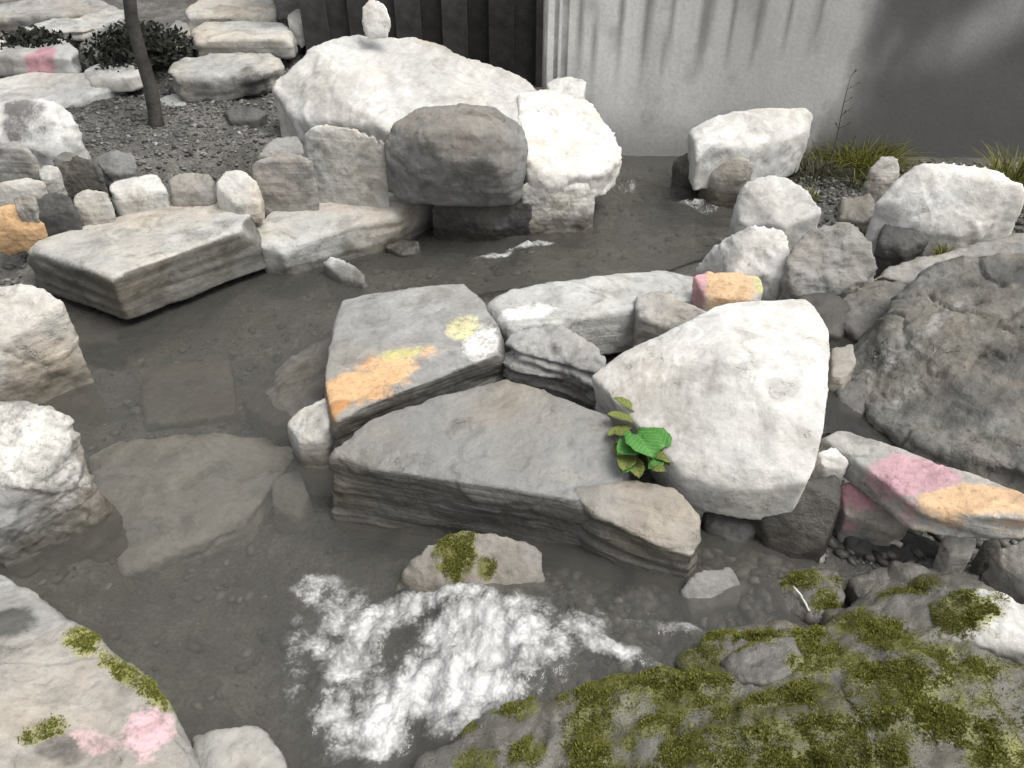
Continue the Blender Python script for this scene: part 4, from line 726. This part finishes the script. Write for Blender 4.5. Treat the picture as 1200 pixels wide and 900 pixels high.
# ------------------------------------------------------------------ plants
def tube(path, radii, seg=8):
    V, F = [], []
    for i, (p, r) in enumerate(zip(path, radii)):
        d = (path[min(i+1, len(path)-1)]-path[max(i-1, 0)]).normalized(); a = d.orthogonal().normalized(); b = d.cross(a)
        for k in range(seg):
            t = 2*math.pi*k/seg; V.append(p+(a*math.cos(t)+b*math.sin(t))*r)
    for i in range(len(path)-1):
        for k in range(seg): F.append((i*seg+k, i*seg+(k+1) % seg, (i+1)*seg+(k+1) % seg, (i+1)*seg+k))
    n = len(V); F.append(tuple(range(seg))[::-1]); F.append(tuple(range(n-seg, n)))
    return V, F
def join(parts):
    V, F = [], []
    for v, f in parts:
        o = len(V); V += list(v); F += [tuple(i+o for i in q) for q in f]
    return V, F
def tree():
    base = P(182, 146, .34); root = bpy.data.objects.new('thin_tree', None); C.objects.link(root); root.location = base
    tag(root, 'thin dark-barked young tree growing in the gravel bed', 'tree')
    top = PY(146, -40, base.y+.02)-base; d = top.normalized(); r = random.Random(3)
    path = [Vector((0, 0, -.08))]+[d*(top.length*1.0*t)+Vector((.012*math.sin(t*7), .01*math.cos(t*5), 0)) for t in np.linspace(.05, 3.2, 16)]
    V, F = tube(path, [.048]+list(np.linspace(.036, .012, 16)), 10); link('trunk', mesh_from('trunk', V, F), M['bark'], root)
    limbs = []; tips = []
    for k in range(16):
        i = 7+k % 9; p = path[i]; a = k*2.4; L = r.uniform(.35, .75)*(1-.02*i); dr = Vector((math.cos(a), math.sin(a), r.uniform(.3, .8))).normalized()
        pa = [p+dr*L*t+Vector((0, 0, .12*t*t)) for t in (0, .25, .5, .75, 1)]; limbs.append(tube(pa, [.013, .010, .008, .006, .003], 6)); tips += pa[1:]
    V, F = join(limbs); link('limb', mesh_from('limb', V, F), M['bark'], root)
    LV, LF = [], []
    for k in range(2600):
        c = tips[r.randrange(len(tips))]+Vector((r.gauss(0, .11), r.gauss(0, .11), r.gauss(0, .10)))
        if c.z < 1.0: continue
        a = Vector((r.gauss(0, 1), r.gauss(0, 1), r.gauss(0, .5))).normalized(); b = a.orthogonal().normalized(); s = r.uniform(.02, .04); o = len(LV)
        LV += [c-a*s, c+b*s*.45, c+a*s, c-b*s*.45]; LF.append((o, o+1, o+2, o+3))
    link('crown', mesh_from('crown', LV, LF), M['treeleaf'], root, smooth=False)
tree()

def tuft(label, px, py, z, n, h, spread, mat, cat='grass', name='grass_tuft', wid=.006, droop=.5, seed=0):
    r = random.Random(px*7+py+seed); c = P(px, py, z); c.z = max(gz(c.x, c.y)-.01, z-.05); V, F = [], []
    for k in range(n):
        a = r.uniform(0, 6.28); rad = spread*math.sqrt(r.random())*.5; p = Vector((math.cos(a)*rad, math.sin(a)*rad, 0)); L = h*r.uniform(.5, 1.15)
        a2 = a+r.gauss(0, .6); out = Vector((math.cos(a2), math.sin(a2), 0)); side = Vector((-out.y, out.x, 0)); w = wid*r.uniform(.6, 1.2); lean = r.uniform(.1, 1.)*spread/h
        o = len(V); S = 4
        for i in range(S+1):
            t = i/S; q = p+out*(L*lean*t*t*.9)+Vector((0, 0, L*(t-droop*t*t*lean*.6))); ww = w*(1-t)**.6*.5+.0004
            V += [q-side*ww, q+side*ww]
        for i in range(S): F.append((o+2*i, o+2*i+1, o+2*i+3, o+2*i+2))
    ob = link(name, mesh_from(name, V, F), M[mat], None, c, smooth=True); tag(ob, label, cat); return ob
tuft('olive tuft of grass standing highest against the wall', 1012, 186, .17, 480, .17, .34, 'grass')
tuft('wide olive grass clump between the long white rock and the tallest tuft', 980, 190, .17, 420, .12, .38, 'grass')
tuft('dark dead grass hanging under the long white rock', 915, 194, .18, 320, .15, .30, 'drygrass', droop=.9)
tuft('dark dead grass in front of the wide olive clump', 955, 204, .18, 240, .12, .26, 'drygrass', droop=.8)
tuft('low dark dead grass beside the small leaning grey stone', 1005, 210, .18, 160, .10, .20, 'drygrass', droop=.8)
tuft('tiny green sprig on top of the pale rounded boulder', 950, 222, .40, 60, .05, .07, 'grass')
tuft('tiny green sprig under the broad white boulder', 1112, 288, .33, 60, .05, .07, 'grass')
tuft('green grass tuft behind the end of the broad white boulder', 1195, 205, .40, 220, .16, .22, 'grass')
tuft('green moss sprig at the pale tapered stone in the crevice', 392, 502, .10, 70, .03, .05, 'grass')
def shrub(label, px, py, Y, rad, n, seed):
    r = random.Random(seed); c = PY(px, py, Y); c.z = gz(c.x, c.y); root = bpy.data.objects.new('evergreen_shrub', None); C.objects.link(root); root.location = c
    tag(root, label, 'shrub'); stems = []
    for k in range(7):
        a = k*.9; d = Vector((math.cos(a)*.6, math.sin(a)*.6, 1)).normalized(); stems.append(tube([Vector((0, 0, -.03)), d*rad*.6, d*rad*1.2], [.01, .007, .003], 5))
    V, F = join(stems); link('stem', mesh_from('stem', V, F), M['bark'], root); LV, LF = [], []
    for k in range(n):
        d = Vector((r.gauss(0, 1), r.gauss(0, 1), r.gauss(0, 1))).normalized()*rad*(r.random()**.4)*(1+.25*math.sin(5*r.random())); c2 = Vector((d.x*1.3, d.y, abs(d.z)*.8+rad*.25))
        a = Vector((r.gauss(0, 1), r.gauss(0, 1), r.gauss(0, 1))).normalized(); b = a.orthogonal().normalized(); q = r.uniform(.012, .026); o = len(LV)
        LV += [c2-a*q, c2+b*q*.45, c2+a*q, c2-b*q*.45]; LF.append((o, o+1, o+2, o+3))
    link('foliage', mesh_from('foliage', LV, LF), M['darkleaf'], root, smooth=False)
shrub('dark evergreen shrub crouching behind the thin tree trunk', 168, 62, 4.75, .22, 3200, 4)
shrub('dark evergreen shrub filling the gap behind the narrow back slab', 40, 48, 4.9, .16, 1800, 5)
def weed():
    c = P(972, 192, .14); c.z = gz(c.x, c.y); root = bpy.data.objects.new('dry_stem', None); C.objects.link(root); root.location = c
    tag(root, 'thin dry flower stem in front of the concrete wall', 'plant')
    path = [Vector((.004*math.sin(t*6), 0, t*.46)) for t in np.linspace(0, 1, 8)]; V, F = tube(path, list(np.linspace(.004, .0015, 8)), 5); link('stem', mesh_from('stem', V, F), M['twig'], root)
    r = random.Random(5)
    for k in range(7):
        p = path[3+k % 5]; a = r.uniform(0, 6.28); d = Vector((math.cos(a), math.sin(a), .6)).normalized(); V, F = tube([p, p+d*.03, p+d*.06+Vector((0, 0, .01))], [.0015, .001, .004], 5); link('twig', mesh_from('twig', V, F), M['twig'], root)
weed()

def leaf_mesh(L, W, cup=.2, lobes=0, seed=0):
    """a broad leaf with midrib fold, wavy rim and a little thickness"""
    r = random.Random(seed); n, mrow = 13, 7; V, F = [], []
    for i in range(n):
        t = i/(n-1); w = W*.5*max(math.sin(math.pi*min(1, .06+t*.94))**.62, .02)*(1+.07*math.sin(t*19+seed))
        for j in range(mrow):
            s = (j/(mrow-1)-.5)*2
            V.append(Vector((s*w, L*t-(.10*L*(abs(s)**2) if t < .3 else 0), cup*W*(abs(s)**1.5)*.5-.22*L*t*t+.05*L*math.sin(t*3)+.012*L*math.sin(s*7+t*9))))
    for i in range(n-1):
        for j in range(mrow-1): a = i*mrow+j; F.append((a, a+1, a+mrow+1, a+mrow))
    bm = bmesh.new(); vs = [bm.verts.new(v) for v in V]
    for f in F: bm.faces.new([vs[i] for i in f])
    bmesh.ops.recalc_face_normals(bm, faces=bm.faces); bmesh.ops.solidify(bm, geom=bm.faces[:], thickness=.0006)
    me = bpy.data.meshes.new('leaf'); bm.to_mesh(me); bm.free(); return me
def leafy():
    c = P(752, 528, .24); root = bpy.data.objects.new('leafy_plant', None); C.objects.link(root); root.location = (c.x, c.y, .22)
    tag(root, 'small plant with bright green broad leaves between triangular slab and white boulder', 'plant')
    spec = [((755,520),.33,.10,.095,200,'leafgreen',.15),((740,524),.315,.085,.075,120,'leafgreen',.2),((768,512),.325,.075,.07,30,'leafgreen',.25),((734,540),.29,.07,.05,160,'leafyellow',.2),((782,536),.30,.06,.045,250,'leafyellow',.1),
            ((728,488),.31,.075,.035,80,'leafyellow',.4),((732,472),.33,.06,.03,60,'leafyellow',.5),((790,500),.33,.055,.035,300,'leafyellow',.3),((745,548),.28,.06,.045,190,'leafyellow',.1),((722,505),.29,.06,.03,130,'leafyellow',.3)]
    rr = random.Random(9)
    spec += [((rr.randint(724, 792), rr.randint(500, 552)), rr.uniform(.27, .32), rr.uniform(.03, .055), rr.uniform(.02, .04), rr.uniform(0, 360), rr.choice(['leafgreen', 'leafyellow', 'leafyellow']), rr.uniform(0, .5)) for _ in range(14)]
    stems = []; b0 = Vector((0, 0, 0))
    for k, (px, z, L, W, az, m, up) in enumerate(spec):
        q = P(px[0], px[1], z)-root.location; me = leaf_mesh(L, W, .25, seed=k); a = math.radians(az); o = link('leaf', me, M[m], root)
        R = Matrix.Rotation(a, 4, 'Z') @ Matrix.Rotation(up, 4, 'X'); o.matrix_local = Matrix.Translation(q) @ R @ Matrix.Translation((0, -L*.5, 0))
        e = (Matrix.Translation(q) @ R @ Vector((0, -L*.48, 0))); stems.append(tube([b0+Vector((.01*math.cos(k), .01*math.sin(k), -.05)), (b0+e)*.5+Vector((0, 0, .02)), e], [.0025, .002, .0015], 6))
    V, F = join(stems); link('stem', mesh_from('stem', V, F), M['leafyellow'], root)
leafy()
# bleached sticks on the dark shelf
def stick(label, a, b, r0, seed):
    r = random.Random(seed); A, B = P(*a), P(*b); n = 7
    path = [A.lerp(B, i/(n-1))+Vector((r.gauss(0, .002), r.gauss(0, .002), r.gauss(0, .001)))-A for i in range(n)]
    V, F = tube(path, [r0*r.uniform(.7, 1.1) for _ in range(n)], 7); o = link('stick', mesh_from('stick', V, F), M['wood'], None, A); tag(o, label, 'stick')
stick('thick bleached splinter of wood on the dark shelf', (1018,622,.145), (1056,640,.135), .009, 1)
stick('short bleached twig lying across the dark shelf', (992,612,.15), (1024,624,.15), .005, 2)
stick('bleached twig crossing the olive-mossed small wet rock', (930,688,.145), (950,716,.135), .003, 3)
print('tris', sum(sum(len(p.vertices)-2 for p in m_.polygons) for m_ in bpy.data.meshes)); print('built', len(bpy.data.objects), round(time.time()-T0, 1))
